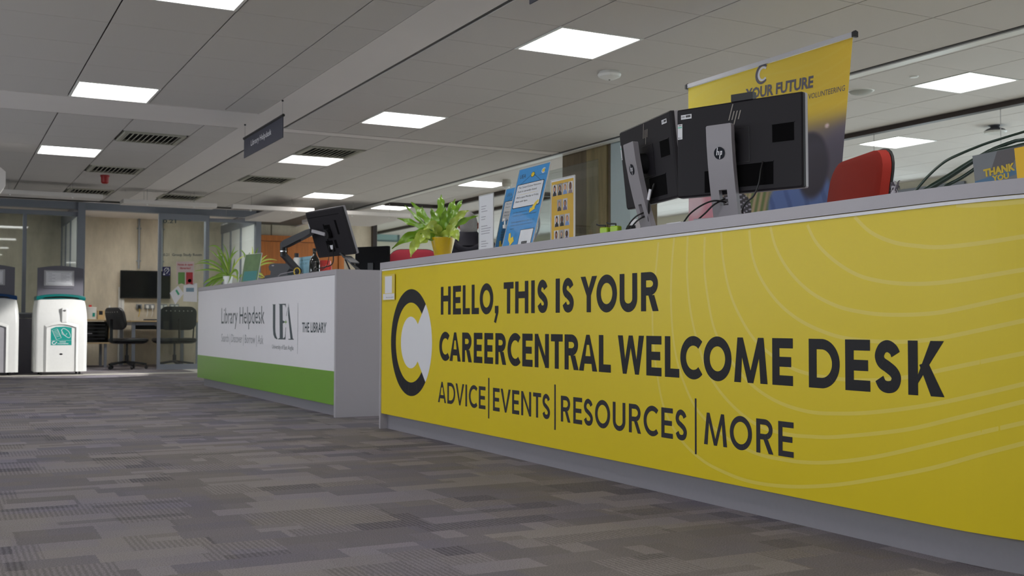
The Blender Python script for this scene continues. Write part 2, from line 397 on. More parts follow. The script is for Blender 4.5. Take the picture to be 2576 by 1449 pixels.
# main ceiling: backing slab, plaster band, tiles
ce = struct(MB().box((-3,-3,ZC+.02), (5.71,19.3,ZC+.1)).build('ceiling', GRIDM))
mb = MB()
mb.box((2.36,-3,ZC), (2.705,16.9,ZC+.02)); mb.box((-3,9.05,ZC), (2.36,9.77,ZC+.02)); mb.box((2.73,9.62,ZC), (5.66,9.77,ZC+.02))
mb.box((-3,PY_+.07,ZC+.0185),(4.4,19.3,ZC+.0199)); mb.build('plaster_band', PLAST, ce)
mb = MB().box((5.62,-3,ZC-.012), (5.70,16.9,ZC+.02)); mb.build('edge_trim', WHTM, ce)
MB().box((5.59,-3,ZC-.004),(5.62,16.9,ZC+.02)).build('shadow_gap', BLK, ce)
MB().box((2.705,-3,ZC+.006),(2.735,9.6,ZC+.02)).build('shadow_gap', BLK, ce)  # solid black strip paints the shade of the gap
LIGHTS = [(1.16,5.81,1.46-.3),(1.16,8.71,0),(1.16,11.93,0),(3.515,5.81,0),(3.515,8.71,0),(3.515,11.35,0),(4.71,14.40,0),(1.16,2.91,0),(3.515,2.91,0),(1.16,0,0),(3.515,.01,0),(-1.24,2.91,0),(-1.24,8.71,0),(-1.24,-1.5,0)]
VENTS = [(1.76,10.70),(1.76,13.10),(3.515,10.70),(3.515,13.10),(1.76,15.4),(2.95,15.5),(-.64,12.9)]
xs1 = [-2.74,-2.14,-1.54,-.94,-.34,.26,.86,1.46,2.06,2.36]
xs2 = [2.735,3.22,3.81,4.41,5.00,5.59]
ys1 = [9.00-.58*k for k in range(13)][::-1]
ys2 = [9.79+.61*k for k in range(12)]
tiles = {}
tcount = 0
def tile(x0, x1, y0, y1, z, par, name='ceiling_tile'):
    key = (round(x1-x0,3), round(y1-y0,3))
    gx, gy = .005, .0025
    if key not in tiles:
        w, h = key
        tiles[key] = MB().box((-w/2+gx,-h/2+gy,0), (w/2-gx,h/2-gy,.012)).build(name, TILE, par)
        o = tiles[key]
    else:
        o = tiles[key].copy(); COL.objects.link(o); o.parent = par
    o.location = ((x0+x1)/2, (y0+y1)/2, z)
    return o
ys1b = ys1+[9.05]
yr1 = [9.60-.58*k+.0 for k in range(14)][::-1]
def busy(cx, cy, L_, d=.25):
    return any(abs(cx-l[0]) < d and abs(cy-l[1]) < d for l in L_)
rest = MB()
def field(xs, ys, vis_from):
    for i in range(len(xs)-1):
        for j in range(len(ys)-1):
            cx, cy = (xs[i]+xs[i+1])/2, (ys[j]+ys[j+1])/2
            if busy(cx, cy, LIGHTS, .29) or busy(cx, cy, VENTS, .28): continue
            if cy < vis_from or cx < -.95:
                rest.box((xs[i]+.005, ys[j]+.003, ZC), (xs[i+1]-.005, ys[j+1]-.003, ZC+.012))
            else: tile(xs[i], xs[i+1], ys[j], ys[j+1], ZC, ce)
field(xs1, [9.01-.58*k for k in range(20)][::-1], 4.2)
field(xs2, [9.58-.58*k for k in range(21)][::-1], 3.0)
field(xs1, [y for y in ys2 if y < 17], 0)
field(xs2, ys2, 0)
tag(rest.build('ceiling_tiles', TILE, ce), kind='stuff')
# raised ceiling over the open library area
ce2 = struct(MB().box((5.71,-3,ZC2+.02), (12.2,24.2,ZC2+.1)).build('ceiling', GRIDM))
struct(MB().box((5.70,-3,ZC), (5.74,19.3,ZC2+.02)).build('trim_2', PLAST))
L2 = [(7.5,6.22),(9.3,8.62),(6.9,13.9),(6.9,17.5),(9.3,3.8),(7.5,1.4),(10.5,13.4),(10.5,17.0),(9.3,21.2),(11.1,6.22),(8.7,11.0)]  # beyond the seen panels, others are added to brighten this area
L2s = []
for (x, y) in L2:
    cx = 6.3+.6*round((x-6.3)/.6); cy = 6.22+.6*round((y-6.22)/.6); L2s.append((cx, cy))
rest = MB()
for i in range(11):
    for j in range(-15, 30):
        cx = 5.7+.6*i+.0; cy = 6.22+.6*j
        x0, x1 = cx-.3, cx+.3
        if i == 0: x0 = 5.74
        if x1 > 12.2 or cy > 24: continue
        if busy(cx, cy, L2s, .2): continue
        if 4.4 < cy < 14.6 and cx > 5.8: tile(x0, x1, cy-.3, cy+.3, ZC2, ce2)
        else: rest.box((x0+.005, cy-.297, ZC2), (x1-.005, cy+.297, ZC2+.012))
tag(rest.build('ceiling_tiles', TILE, ce2), kind='stuff')
struct(MB().box((8.42,-3,ZC2-.05), (8.50,24,ZC2-.001)).build('trim_3', mat('dark_bronze_track', S(48,38,36), .5)))
DK = MATS['dark_bronze_track']
mb = MB().box((7.46,14.4,ZC2-.06),(7.53,16.9,ZC2-.001)); mb.box((6.5,16.83,ZC2-.06),(7.53,16.9,ZC2-.001)); mb.box((7.53,14.42,ZC2-.06),(8.42,14.49,ZC2-.001))
struct(mb.build('trim_4', DK))
# walls
def wall_open(name, p0, p1, axis, wins, thick=.1):
    # wall along axis ('x' or 'y') with window openings (a, b, z0, z1)
    mb = MB(); cur = p0[0 if axis == 'x' else 1]; end = p1[0 if axis == 'x' else 1]
    def bx(a, b, z0, z1):
        if b-a < 1e-4 or z1-z0 < 1e-4: return
        if axis == 'x': mb.box((a,p0[1]-thick,z0),(b,p0[1],z1))
        else: mb.box((p0[0]-thick,a,z0),(p0[0],b,z1))
    for (a, b, z0, z1) in wins: bx(cur, a, -.05, 2.8); bx(a, b, -.05, z0); bx(a, b, z1, 2.8); cur = b
    bx(cur, end, -.05, 2.8)
    w = struct(mb.build(name, CREAM))
    for k, (a, b, z0, z1) in enumerate(wins):
        f = MB(); n = max(1, round((b-a)/1.2))
        for i in range(n+1):
            q = a+(b-a)*i/n
            if axis == 'x': f.box((q-.025,p0[1]-.07,z0),(q+.025,p0[1]-.02,z1))
            else: f.box((p0[0]-.07,q-.025,z0),(p0[0]-.02,q+.025,z1))
        f.build('mullions', FRAME, w)
        l = bpy.data.lights.new('window_portal', 'AREA'); l.shape = 'RECTANGLE'; l.cycles.is_portal = True
        o = bpy.data.objects.new('window_portal', l); COL.objects.link(o)
        l.size = b-a; l.size_y = z1-z0
        if axis == 'x': o.location = ((a+b)/2, p0[1]-thick/2, (z0+z1)/2); o.rotation_euler = Vector((0,1,0)).to_track_quat('-Z','Z').to_euler()
        else: o.location = (p0[0]-thick/2, (a+b)/2, (z0+z1)/2); o.rotation_euler = Vector((1,0,0)).to_track_quat('-Z','Z').to_euler()
    return w
wall_open('wall_left', (-3,-3), (-3,19.3), 'y', [(-2.2,2.6,1.0,2.0),(3.2,8.0,1.0,2.0),(8.6,12.2,.8,2.0)])  # unseen windows added to brighten the ceiling and desk fronts
wall_open('wall_front', (-3,-3), (12.2,-3), 'x', [])
wb = struct(MB().box((-3,19.3,-.05),(7.2,19.5,2.75)).build('wall_back', CONC))
mb = MB().box((7.2,23.0,-.05),(12.2,23.2,2.75)); struct(mb.build('wall_back', CREAM))
struct(MB().box((7.2,19.3,0),(7.28,23.0,2.75)).build('wall_left', CREAM))
struct(MB().box((7.16,19.2,0),(7.24,19.3,2.7)).build('trim_5', DK))
# right wall; beyond the seen windows, openings enlarged and added for more daylight
mb = MB()
wins = [(-2.4,2.4,.5,2.5),(2.8,8.9,.5,2.5),(9.95,11.25,.5,2.56),(12.0,16.9,.5,2.5),(17.3,22.6,.5,2.5)]
ys = -3
for (a, b, z0, z1) in wins:
    mb.box((12,ys,-.05),(12.2,a,2.8)); mb.box((12,a,-.05),(12.2,b,z0)); mb.box((12,a,z1),(12.2,b,2.8)); ys = b
mb.box((12,ys,-.05),(12.2,24,2.8)); wr = struct(mb.build('wall_right', CREAM))
for k, (a, b, z0, z1) in enumerate(wins):
    l = bpy.data.lights.new('window_portal', 'AREA'); l.shape = 'RECTANGLE'; l.cycles.is_portal = True
    o = bpy.data.objects.new('window_portal', l); COL.objects.link(o); l.size = b-a; l.size_y = z1-z0
    o.location = (12.15,(a+b)/2,(z0+z1)/2); o.rotation_euler = Vector((-1,0,0)).to_track_quat('-Z','Z').to_euler()
    n = max(2, round((b-a)/.8)); mb = MB()
    for i in range(n+1):
        y = a+(b-a)*i/n; mb.box((11.96,y-.03,z0),(12.06,y+.03,z1))
    mb.box((11.96,a,z0-.04),(12.06,b,z0+.02)); mb.box((11.96,a,z1-.03),(12.06,b,z1+.04))
    w = struct(mb.build('window_%d' % (k+1), FRAME))
    for i in range(n):
        MB().box((12.0,a+(b-a)*i/n+.03,z0+.02),(12.01,a+(b-a)*(i+1)/n-.03,z1-.03)).build('pane', GLASS, w)
# wall joints in the rear concrete
mb = MB()
for x in (5.27, 6.3): mb.box((x-.006,19.292,0),(x+.006,19.3,2.7))
mb.box((4.5,19.29,2.52),(7.2,19.3,2.54)); mb.build('joint', mat('concrete_joint', S(96,88,74), .9), wb)
# column fin, shade of its faces put into two concrete colours; pale blue panel
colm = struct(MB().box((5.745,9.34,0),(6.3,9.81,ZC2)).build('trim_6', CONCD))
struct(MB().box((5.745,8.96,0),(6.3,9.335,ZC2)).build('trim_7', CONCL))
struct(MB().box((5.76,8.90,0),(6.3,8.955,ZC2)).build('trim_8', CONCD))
struct(MB().box((5.75,8.56,0),(5.90,8.895,ZC2)).build('trim_9', mat('pale_blue_board', S(176,190,194), .7)))

# orange timber doors in the rear wall
for k, (xa, xb) in enumerate(((4.55,5.52),(5.54,6.50))):
    z1 = 2.16
    d = struct(MB().box((xa+.01,19.23,.0),(xb-.01,19.27,z1)).build('door_%d' % (k+1), ORWOOD))
    hx = xb-.12 if k == 0 else xa+.12
    MB().tube([(hx,19.23,.95),(hx,19.18,.95),(hx,19.18,1.25),(hx,19.23,1.25)], .01).build('handle', CHRM, d, True)
mb = MB().box((4.46,19.2,0),(4.55,19.3,2.26)); mb.box((6.50,19.2,0),(6.60,19.3,2.26)); mb.box((4.55,19.2,2.17),(6.50,19.3,2.27))
struct(mb.build('trim_10', ORWOOD))

# glazed study-room partition
PY = 16.9
def glaz(k, parts): pass
mb = MB()
mb.box((-3,PY-.05,2.34),(4.44,PY+.07,2.445)); mb.box((1.77,PY-.09,0),(1.87,PY+.07,2.44)); mb.box((4.36,PY-.05,0),(4.44,PY+.07,2.44)); mb.box((3.585,PY-.03,0),(3.65,PY+.05,2.36))
mb.box((-3,PY-.04,2.24),(1.77,PY+.04,2.30)); mb.box((1.05,PY-.03,0),(1.10,PY+.04,2.3)); mb.box((.05,PY-.03,0),(.1,PY+.04,2.3)); mb.box((3.65,PY-.04,2.25),(4.36,PY+.04,2.30)); mb.box((-3,PY-.04,0),(1.77,PY+.04,.08)); mb.box((3.65,PY-.04,0),(4.36,PY+.04,.08))
part = struct(mb.build('window_6', FRAME))
for (a, b) in ((-3,.05),(.1,1.05),(1.10,1.77)):
    MB().box((a,PY-.004,.08),(b,PY+.004,2.24)).build('pane', GLASS, part)
MB().box((3.65,PY-.004,.08),(4.36,PY+.004,2.25)).build('pane', GLASS, part)
# sliding glass door
mb = MB(); a, b = 2.885, 3.62; y0 = PY-.13
mb.box((a,y0,.01),(a+.045,y0+.05,2.33)); mb.box((b-.045,y0,.01),(b,y0+.05,2.33)); mb.box((a+.045,y0,.01),(b-.045,y0+.05,.09)); mb.box((a+.045,y0,2.24),(b-.045,y0+.05,2.33))
sd = struct(mb.build('door_3', FRAME))
MB().box((a+.045,y0+.02,.09),(b-.045,y0+.028,2.24)).build('pane', GLASS, sd)
# room side walls of glass running back to the concrete
for (x, nm) in ((1.80,'window_7'),(4.40,'window_8')):
    mb = MB()
    mb.box((x-.03,PY+.07,2.26),(x+.03,19.3,2.44)); mb.box((x-.03,PY+.07,0),(x+.03,19.3,.08))
    for y in (17.9, 18.6, 19.22): mb.box((x-.03,y-.035,0),(x+.03,y+.035,2.3))
    w = struct(mb.build(nm, FRAME))
    for (p, q) in ((PY+.07,17.87),(17.93,18.57),(18.63,19.19)):
        MB().box((x-.012,p,.08),(x+.012,q,2.26)).build('panel', mat('frosted_board', S(214,214,212), .6), w)

# ================================================================== CEILING FITTINGS
def light_unit(x, y, z, label, w=.6):
    t = thing('ceiling_light', label, 'light', (x, y, z), 0, 'square ceiling light panels')
    h = w/2-.006
    if 'fr' not in _capcache:
        mb = MB()
        for (a, b, c, d) in ((-h,-h,h,-h+.018),(-h,h-.018,h,h),(-h,-h+.018,-h+.018,h-.018),(h-.018,-h+.018,h,h-.018)): mb.box((a,b,-.004),(c,d,.03))
        _capcache['fr'] = mb.build('frame', WHTM, t)
        _capcache['df'] = MB().box((-h+.018,-h+.018,.012),(h-.018,h-.018,.018)).build('diffuser', LIGHT, t)
    else:
        for k in ('fr', 'df'):
            c = _capcache[k].copy(); COL.objects.link(c); c.parent = t
    return t
LL = ['square light panel cut off by the top edge of the photo, upper left', 'square light panel above the left aisle, nearer of the two fully seen there', 'square light panel above the left aisle, farther one near the red alarm',
      'large square light panel above the yellow desk, nearest of its row', 'square light panel right of the hanging helpdesk sign, second of its row', 'square light panel directly behind a louvred vent, third of the row above the yellow desk',
      'small far square light panel above the monitor on the white desk', 'square light panel over the near left aisle, outside the view', 'square light panel over the near end of the yellow desk, outside the view', 'square light panel behind the viewer on the left row', 'square light panel behind the viewer on the right row', 'square light panel at far left, outside the view', 'square light panel left of the aisle lights, outside the view','square light panel at the rear left, outside the view']
for (l, lb) in zip(LIGHTS, LL): light_unit(l[0], l[1], ZC, lb)
LR = ['square light panel in the raised ceiling right of the yellow banner, nearer one', 'square light panel in the raised ceiling just above the red chair back', 'square light panel in the raised ceiling behind the tall blue sign', 'farthest small light panel above the fern, in the raised ceiling',
      'square light panel in the raised ceiling over the near right, outside the view', 'square light panel in the raised ceiling near the viewer, outside the view', 'added far square light panel in the raised ceiling beside the windows', 'added farther square light panel in the raised ceiling beside the windows', 'added square light panel at the end of the raised ceiling', 'added square light panel in the raised ceiling by the small window', 'added square light panel in the raised ceiling behind the yellow banner']
for (l, lb) in zip(L2s, LR): light_unit(l[0], l[1], ZC2, lb)

VM = mat('vent_metal', S(168, 166, 152), .6); VD = mat('vent_void', S(20, 18, 16), .9)
VL = ['louvred ceiling vent left of the hanging sign, nearer of the left pair', 'louvred ceiling vent above the red alarm, farther of the left pair', 'louvred ceiling vent in front of the third light panel right of the sign', 'louvred ceiling vent below and left of the third light panel', 'dark louvred vent close above the hanging rafts, left', 'dark louvred vent close above the hanging rafts, right','louvred ceiling vent left of the aisle, outside the view']
for (x, y), lb in zip(VENTS, VL):
    t = thing('ceiling_vent', lb, 'vent', (x, y, ZC), 0, 'louvred ceiling vents')
    if 'v' not in _capcache:
        mb = MB()
        for (a, b, c, d) in ((-.275,-.275,.275,-.245),(-.275,.245,.275,.275),(-.275,-.245,-.245,.245),(.245,-.245,.275,.245)): mb.box((a,b,-.012),(c,d,.02))
        f = mb.build('frame', VM, t); bk = MB().box((-.245,-.245,.012),(.245,.245,.018)).build('backing', VD, t)
        s0 = MB().add([(-.016,-.245,-.010),(-.012,-.245,-.012),(.016,-.245,.010),(.012,-.245,.012),(-.016,.245,-.010),(-.012,.245,-.012),(.016,.245,.010),(.012,.245,.012)], [(0,1,2,3),(4,7,6,5),(0,4,5,1),(1,5,6,2),(2,6,7,3),(3,7,4,0)]).build('slat', VM, t)
        s0.location = (-.225, 0, 0); _capcache['v'] = (f, bk, s0)
        new = [s0]
    else:
        for c_ in _capcache['v'][:2]:
            c = c_.copy(); COL.objects.link(c); c.parent = t
        c = _capcache['v'][2].copy(); COL.objects.link(c); c.parent = t; new = [c]
    for k in range(1, 11):
        c = _capcache['v'][2].copy(); COL.objects.link(c); c.parent = t; c.location = (-.225+.045*k, 0, 0)

# hanging acoustic rafts
RAFT = mat('raft_white', S(214, 208, 204), .8)
def raft(x0, x1, y0, y1, z, label, notch=0):
    t = thing('ceiling_raft', label, 'ceiling panel', ((x0+x1)/2, (y0+y1)/2, z), 0, 'white hanging ceiling rafts')
    a, b = (x1-x0)/2, (y1-y0)/2
    if notch: MB().prism([(-a,-b,0),(a,-b,0),(a,b,0),(-a+notch,b,0),(-a+notch,-b+.1,0),(-a,-b+.1,0)], (0,0,.055)).build('panel', RAFT, t)
    else: MB().bbox((-a,-b,0),(a,b,.055), .006).build('panel', RAFT, t)
    for sx in (-1, 1):
        for sy in (-1, 1):
            MB().tube([(sx*a*.5,sy*b*.85,.055),(sx*a*.5,sy*b*.85,ZC-z)], .0025, 6).build('wire', CHRM, t)
    for sx in (-.5, .5): MB().lathe([(.0,.0),(.012,.0),(.012,.02),(0,.02)], (sx*a,-b*.8,-.012), 10).build('bolt', WHTP, t)
raft(.40,1.83,14.62,14.95,2.27,'white hanging raft above the recycling bins, leftmost of four')
raft(2.10,3.30,14.80,15.1,2.25,'white hanging raft above the glass door')
raft(3.50,4.63,14.75,16.5,2.25,'white hanging raft left of the arm-mounted monitor', .60)
raft(4.98,6.10,14.80,16.5,2.25,'white hanging raft right of the arm-mounted monitor')
# chamfered white unit at the left edge
p = onZ(6, 455, 2.3)
t = thing('projector', 'white chamfered box hung from the ceiling at the left photo edge', 'projector', (-.1, 11.7, ZC))
x1 = onY(12.5, 455, 11.7).x+.1
zt, zb = onY(0, 412, 11.7).z-ZC, onY(0, 500, 11.7).z-ZC
zt = min(zt, -.005)
MB().loft([[(x1*1,y,zt-.09),(x1-.0,y,zb+.12),(x1-.06,y,zb+.03),(x1-.12,y,zb),(-.25,y,zb),(-.25,y,zt-.02),(x1-.08,y,zt-.02)] for y in (-.12,.28)]).build('body', RAFT, t)
MB().lathe([(.02,0),(.02,-.05)], (0,.08,0), 12).build('mount', WHTM, t)
MB().tube([(0,-.12,zb+.12),(0,-.14,zb+.12)], .03, 16).build('lens', BLKG, t)

# red alarm, smoke heads, speakers
def ceil_dome(name, label, cat, loc, prof, mt, base=None, group=None):
    t = thing(name, label, cat, loc, 0, group)
    MB().lathe(prof, n=28).build('dome', mt, t, True)
    if base: MB().lathe(base, n=28).build('base', mt, t, True)
    return t
a = onZ(264, 441, ZC)
t = ceil_dome('fire_alarm', 'red round alarm sounder hanging under the ceiling at left', 'alarm', (a.x, a.y, ZC), [(.028,-.10),(.042,-.085),(.047,-.02),(.0,-.02)], mat('alarm_red', S(150, 20, 20), .4))
MB().lathe([(.052,-.02),(.052,0),(0,0)], n=20).build('base', MATS['alarm_red'], t)
a = onZ(1533, 181, ZC)
t = ceil_dome('smoke_detector', 'white dome detector on the ceiling left of the banner', 'detector', (a.x, a.y, ZC), [(.0,-.055),(.035,-.053),(.075,-.035),(.082,-.02),(.078,-.012)], WHTP)
MB().lathe([(.078,-.013),(.07,0),(0,0)], n=24).build('base', WHTP, t); MB().lathe([(.006,-.058),(.006,-.05)], n=8).build('led', BLK, t)
a = onZ(2165, 229, ZC2)
t = ceil_dome('ceiling_speaker', 'round flush speaker in the raised ceiling beside the banner edge', 'speaker', (a.x, a.y, ZC2), [(.0,-.032),(.05,-.03),(.085,-.018),(.10,-.004)], mat('speaker_grille', S(176,176,170), .7, bump=1, scale=600))
MB().lathe([(.10,-.004),(.115,-.002),(.115,0),(0,0)], n=24).build('base', WHTP, t)
a = onZ(2299, 192, ZC2)
ceil_dome('smoke_detector', 'tiny flush disc detector beside the nearer raised light', 'detector', (a.x, a.y, ZC2), [(.0,-.012),(.03,-.010),(.038,0)], WHTP)
a = onZ(1567, 461, ZC2)
a = onZ(1560, 452, 2.62); a = Vector((7.15, 13.1, ZC2)); a = onZ(1567, 452, ZC2)
t = ceil_dome('sensor', 'small cream sensor hanging near the light behind the blue sign', 'sensor', tuple(onZ(1275+0, 452, ZC2)), [(.0,-.10),(.06,-.10),(.075,-.06),(.06,-.02),(.06,0)], mat('sensor_cream', S(190,186,176), .6))
MB().lathe([(.03,-.13),(.045,-.10),(0,-.10)], n=14).build('lens', WHTP, t)
a = onZ(2503, 316, ZC2)
t = thing('sensor', 'grey bracketed sensor hanging from the ceiling at the right', 'sensor', (a.x, a.y, ZC2))
MB().lathe([(.0,-.085),(.10,-.078),(.112,-.062),(.10,-.055),(0,-.055)], n=28).build('lens', mat('prismatic_lens', S(205,205,200), .3, bump=1, scale=300), t, True)
MB().lathe([(.105,-.055),(.08,-.035),(.04,-.02),(.05,-.008),(.07,0),(0,0)], n=28).build('body', DGREY, t, True)
for (px_, lb) in ((2517, 'thin hanging wire with glints in front of the grey sensor'), (2198, 'thin hanging wire in front of the light above the red chair')):
    y0 = onX(px_, 300, 8.46).y
    z0 = onX(px_, 372, 8.46).z
    tag(MB().tube([(8.46,y0,ZC2-.05),(8.46,y0,1.9)], .004, 6).build('hanging_wire', CHRM), lb, 'wire')

# hanging sign "Library Helpdesk"
SX = 2.366
c = [onX(x, y, SX) for x, y in ((614.8,349),(712.3,290),(616.7,397.7),(709.2,346.8))]
yl, yr = c[0].y, c[1].y; zt = 2.322; zb = (c[2].z+c[3].z)/2
def hang_sign(yl, yr, zt, zb, x, label, txt):
    t = thing('hanging_sign', label, 'sign', (x, (yl+yr)/2, zt), 0)
    d = (yl-yr)/2
    NAVY = mat('navy_board', S(44, 46, 62), .5)
    MB().box((-.003,-d,zb-zt),(.003,d,-.005)).build('board', NAVY, t)
    MB().tube([(0,-d-.01,0),(0,d+.01,0)], .012, 10).build('rail', BLK, t)
    for s_ in (-1, 1): MB().tube([(0,s_*d*.97,.01),(0,s_*d*.97,ZC-zt)], .0015, 6).build('wire', CHRM, t)
    for s_ in (-1, 1): MB().lathe([(.008,0),(.008,.012),(0,.012)], (0,s_*d*.97,ZC-zt-.012), 8).build('ceiling_hook', BLK, t)
    f = textfit(txt, 0, 0, 2*d*.53, .047) if txt else []
    if f: flat('lettering', mapf(f, lambda u, v: (-.004, d-.2*2*d-u, zb-zt+.075+v)), WHT, t)
    return t
hang_sign(yl, yr, zt, zb, SX, 'small navy sign reading Library Helpdesk, hung over the aisle', 'Library Helpdesk')
p = onZ(1333, 11, 2.145)
hang_sign(p.y, p.y-1.2, 2.335, 2.145, p.x, 'corner of a navy hanging sign at the top edge above the yellow desk', '')

# ================================================================== YELLOW DESK
DX, HT, PT, PB, REC = 2.61, 1.10, 1.057, .102, .048
YB, RC = 2.30, 1.14     # straight front up to YB, then a gentle curve away
def fx(y, off=0):
    if y >= YB: return (DX+off, y)
    a = min((YB-y)/RC, 1.15)            # arc
    r = RC-off
    return (DX+RC-r*cos(a), YB-r*sin(a))
def front_pts(y0, y1, off=0, n=22):
    ys = [y0] if y0 > YB else []
    if y0 > YB: ys.append(YB)
    ys += [YB-(YB-y1)*i/n for i in range(1, n+1)]
    return [fx(y, off) for y in ys]
def wall_strip(mb, y0, y1, z0, z1, off0, off1):
    A = front_pts(y0, y1, off0); B = front_pts(y0, y1, off1)
    return mb.loft([[(a[0],a[1],z0),(b[0],b[1],z0),(b[0],b[1],z1),(a[0],a[1],z1)] for a, b in zip(A, B)])
YE, YN = 6.862, 1.10
desk = thing('reception_desk', 'long yellow fronted grey welcome desk with curved near end', 'desk', (0,0,0))
mb = MB(); wall_strip(mb, YE, YN, HT-.043, HT, 0, .50); mb.build('countertop', LAM, desk)
MB().box((DX,YE-.023,0),(DX+.50,YE,HT-.043)).build('end_panel', LAM, desk)
mb = MB(); wall_strip(mb, YE-.023, YN, PB, PT-.002, .006, .03); mb.build('front_panel', YEL, desk)
mb = MB(); wall_strip(mb, YE-.026, YN, PT-.013, PT-.003, .001, .006); mb.build('panel_edge', WHT, desk)
mb = MB(); wall_strip(mb, YE-.023, YN, 0, PB, REC, REC+.02); mb.build('plinth', LAMD, desk)
mb = MB(); wall_strip(mb, YE-.03, YN, .30, .34, .20, .22); mb.box((DX+.35,YE-.6,0),(DX+.4,YE-.03,HT-.05)); mb.build('frame', DGREY, desk)
def dmap(y, z, o=.0035): a = fx(y, o); return (a[0], a[1], z)
def put(name, polys, mt, o=.0053, par=desk):
    # polys in (distance leftwards = Y, Z) space
    return flat(name, mapf(polys, lambda y, z: dmap(y, z, o)), mt, par)
# headline letters: measured left and right edges in the photograph, on the panel plane
A = ((960,660),3.2932); B = ((1380,640),3.15); C3 = ((1700,820),3.6225); D4 = ((2000,800),5.795)
def yy(c, x, z):
    px_ = c[0][0]+x/c[1]; lo, hi = 1.5, 8.0
    # photo column to Y on the panel
    d = ray(px_, 800); return (ORG+d*(DX/d.x)).y
R1 = [(A,'H',483,565),(A,'E',583,650),(A,'L',664,723),(A,'L',738,799),(A,'O',805,917),(A,',',923,960),(A,'T',1003,1085),(A,'H',1098,1207),(A,'I',1231,1260),(A,'S',1281,1370),(B,'I',48,81),(B,'S',100,194),(B,'Y',246,376),(B,'O',371,534),(B,'U',555,694),(B,'R',724,864)]
R2 = [(A,'C',472,556),(A,'A',557,649),(A,'R',661,741),(A,'E',757,828),(A,'E',844,917),(A,'R',935,1025),(A,'C',1036,1143),(A,'E',1158,1243),(A,'N',1261,1378),(B,'T',11,104),(B,'R',119,230),(B,'A',233,377),(B,'L',390,485),(B,'W',541,747),(B,'E',765,885),(B,'L',912,1026),(B,'C',1034,1208),(C3,'O',242,496),(C3,'M',519,822),(C3,'E',866,1054),(D4,'D',178,628),(D4,'E',708,1071),(D4,'S',1130,1530),(D4,'K',1622,2145)]
R3 = [(A,'A',463,530),(A,'D',540,605),(A,'V',608,679),(A,'I',689,703),(A,'C',718,788),(A,'E',800,855),(A,'E',917,972),(A,'V',980,1063),(A,'E',1075,1134),(A,'N',1150,1232),(A,'T',1248,1314),(A,'S',1324,1390),(B,'R',90,166),(B,'E',188,258),(B,'S',270,345),(B,'O',360,479),(B,'U',500,599),(B,'R',627,723),(B,'C',743,859),(B,'E',883,974),(B,'S',993,1087),(C3,'M',243,452),(C3,'O',477,678),(C3,'R',717,872),(C3,'E',917,1056)]
def row(R, z0, h, t):
    out = []
    for c_, ch, xa, xb in R:
        ya, yb = yy(c_, xa, z0), yy(c_, xb, z0); w = ya-yb
        if ch == ',': g = [[(x_, y_-.050) for x_, y_ in q] for q in glyph(ch, w, .092, t)]
        else: g = glyph(ch, w, h, t)
        out += [[(ya-x_, z0+y_) for x_, y_ in q] for q in g]
    return out
for (i_, j_) in ((0,6),(6,10),(10,12),(12,16)): put('lettering', row(R1[i_:j_], .748, .163, .037), INK)
for (i_, j_) in ((0,13),(13,20),(20,24)): put('lettering', row(R2[i_:j_], .4815, .1645, .0375), INK)
bars = [rect(yy(c_, xa, 0), .19, yy(c_, xb, 0), .406) for c_, xa, xb in ((A,877,887),(A,1423,1435),(C3,160,176))]
for (i_, j_) in ((0,6),(6,12),(12,21),(21,25)): put('lettering', row(R3[i_:j_], .235, .1215, .0215), INK2)
for b_ in bars: put('divider', [b_], INK2)
# round logo
cy_, cz_, RO, RI, RD = 6.336, .578, .333, .2485, .161
put('logo', ell(cy_, cz_, RO, RO, rad(-45)+pi+pi*0, rad(-45)+pi+rad(-270), RO-RI, 64) if 0 else ell(cy_, cz_, RO, RO, rad(-135), rad(135), RO-RI, 64), INK)
w_ = [[(cy_+RD*cos(rad(-135+270*i/40)), cz_+RD*sin(rad(-135+270*i/40))) for i in range(41)] + [(cy_+RO*cos(rad(135+90*i/20)), cz_+RO*sin(rad(135+90*i/20))) for i in range(21)]]
put('logo', w_, WHT)
# contour lines, traced on the panel
K = (1600,480,1.495)
cont = [[(82,170),(70,300),(58,420),(60,560),(75,690),(102,820),(160,930),(240,1010),(330,1060),(430,1095),(560,1112),(700,1110),(850,1092),(1100,1045),(1300,990),(1475,945)],
 [(140,165),(129,300),(128,450),(142,600),(175,720),(230,830),(330,925),(440,985),(540,1010),(640,1022),(750,1020),(900,1000),(1100,955),(1475,868)],
 [(190,160),(187,300),(200,450),(230,580),(275,700),(350,800),(450,880),(560,915),(660,925),(760,925),(1000,900),(1200,855),(1475,788)],
 [(255,150),(252,280),(265,400),(290,520),(340,620),(420,720),(520,790),(640,830),(760,838),(900,832),(1100,805),(1300,763),(1475,722)],
 [(315,148),(322,250),(345,370),(385,470),(450,570),(560,655),(650,690),(760,708),(870,713),(1000,703),(1150,673),(1475,607)],
 [(420,130),(430,230),(460,320),(520,410),(600,480),(700,530),(800,557),(950,568),(1100,560),(1250,532),(1475,484)],
 [(497,118),(520,210),(570,300),(650,380),(750,433),(850,457),(950,466),(1080,463),(1200,446),(1475,386)],
 [(628,100),(670,190),(740,262),(830,317),(930,342),(1050,350),(1200,338),(1475,293)],
 [(795,72),(870,150),(960,192),(1060,208),(1150,211),(1300,195),(1475,168)],
 [(1120,45),(1230,55),(1340,50),(1475,38)]]
def desk_hit(px_, py_):
    d = ray(px_, py_); p = ORG+d*(DX/d.x)
    if p.y >= YB: return p.y, p.z
    y = p.y
    for _ in range(12):
        xy = fx(y); # move along the ray to that x
        p = ORG+d*(xy[0]/d.x)
        # parametrise by y argument of the arc
        a = math.asin(max(-1, min(1, (YB-p.y)/RC))); y = YB-a*RC
    return y, p.z
polys = []
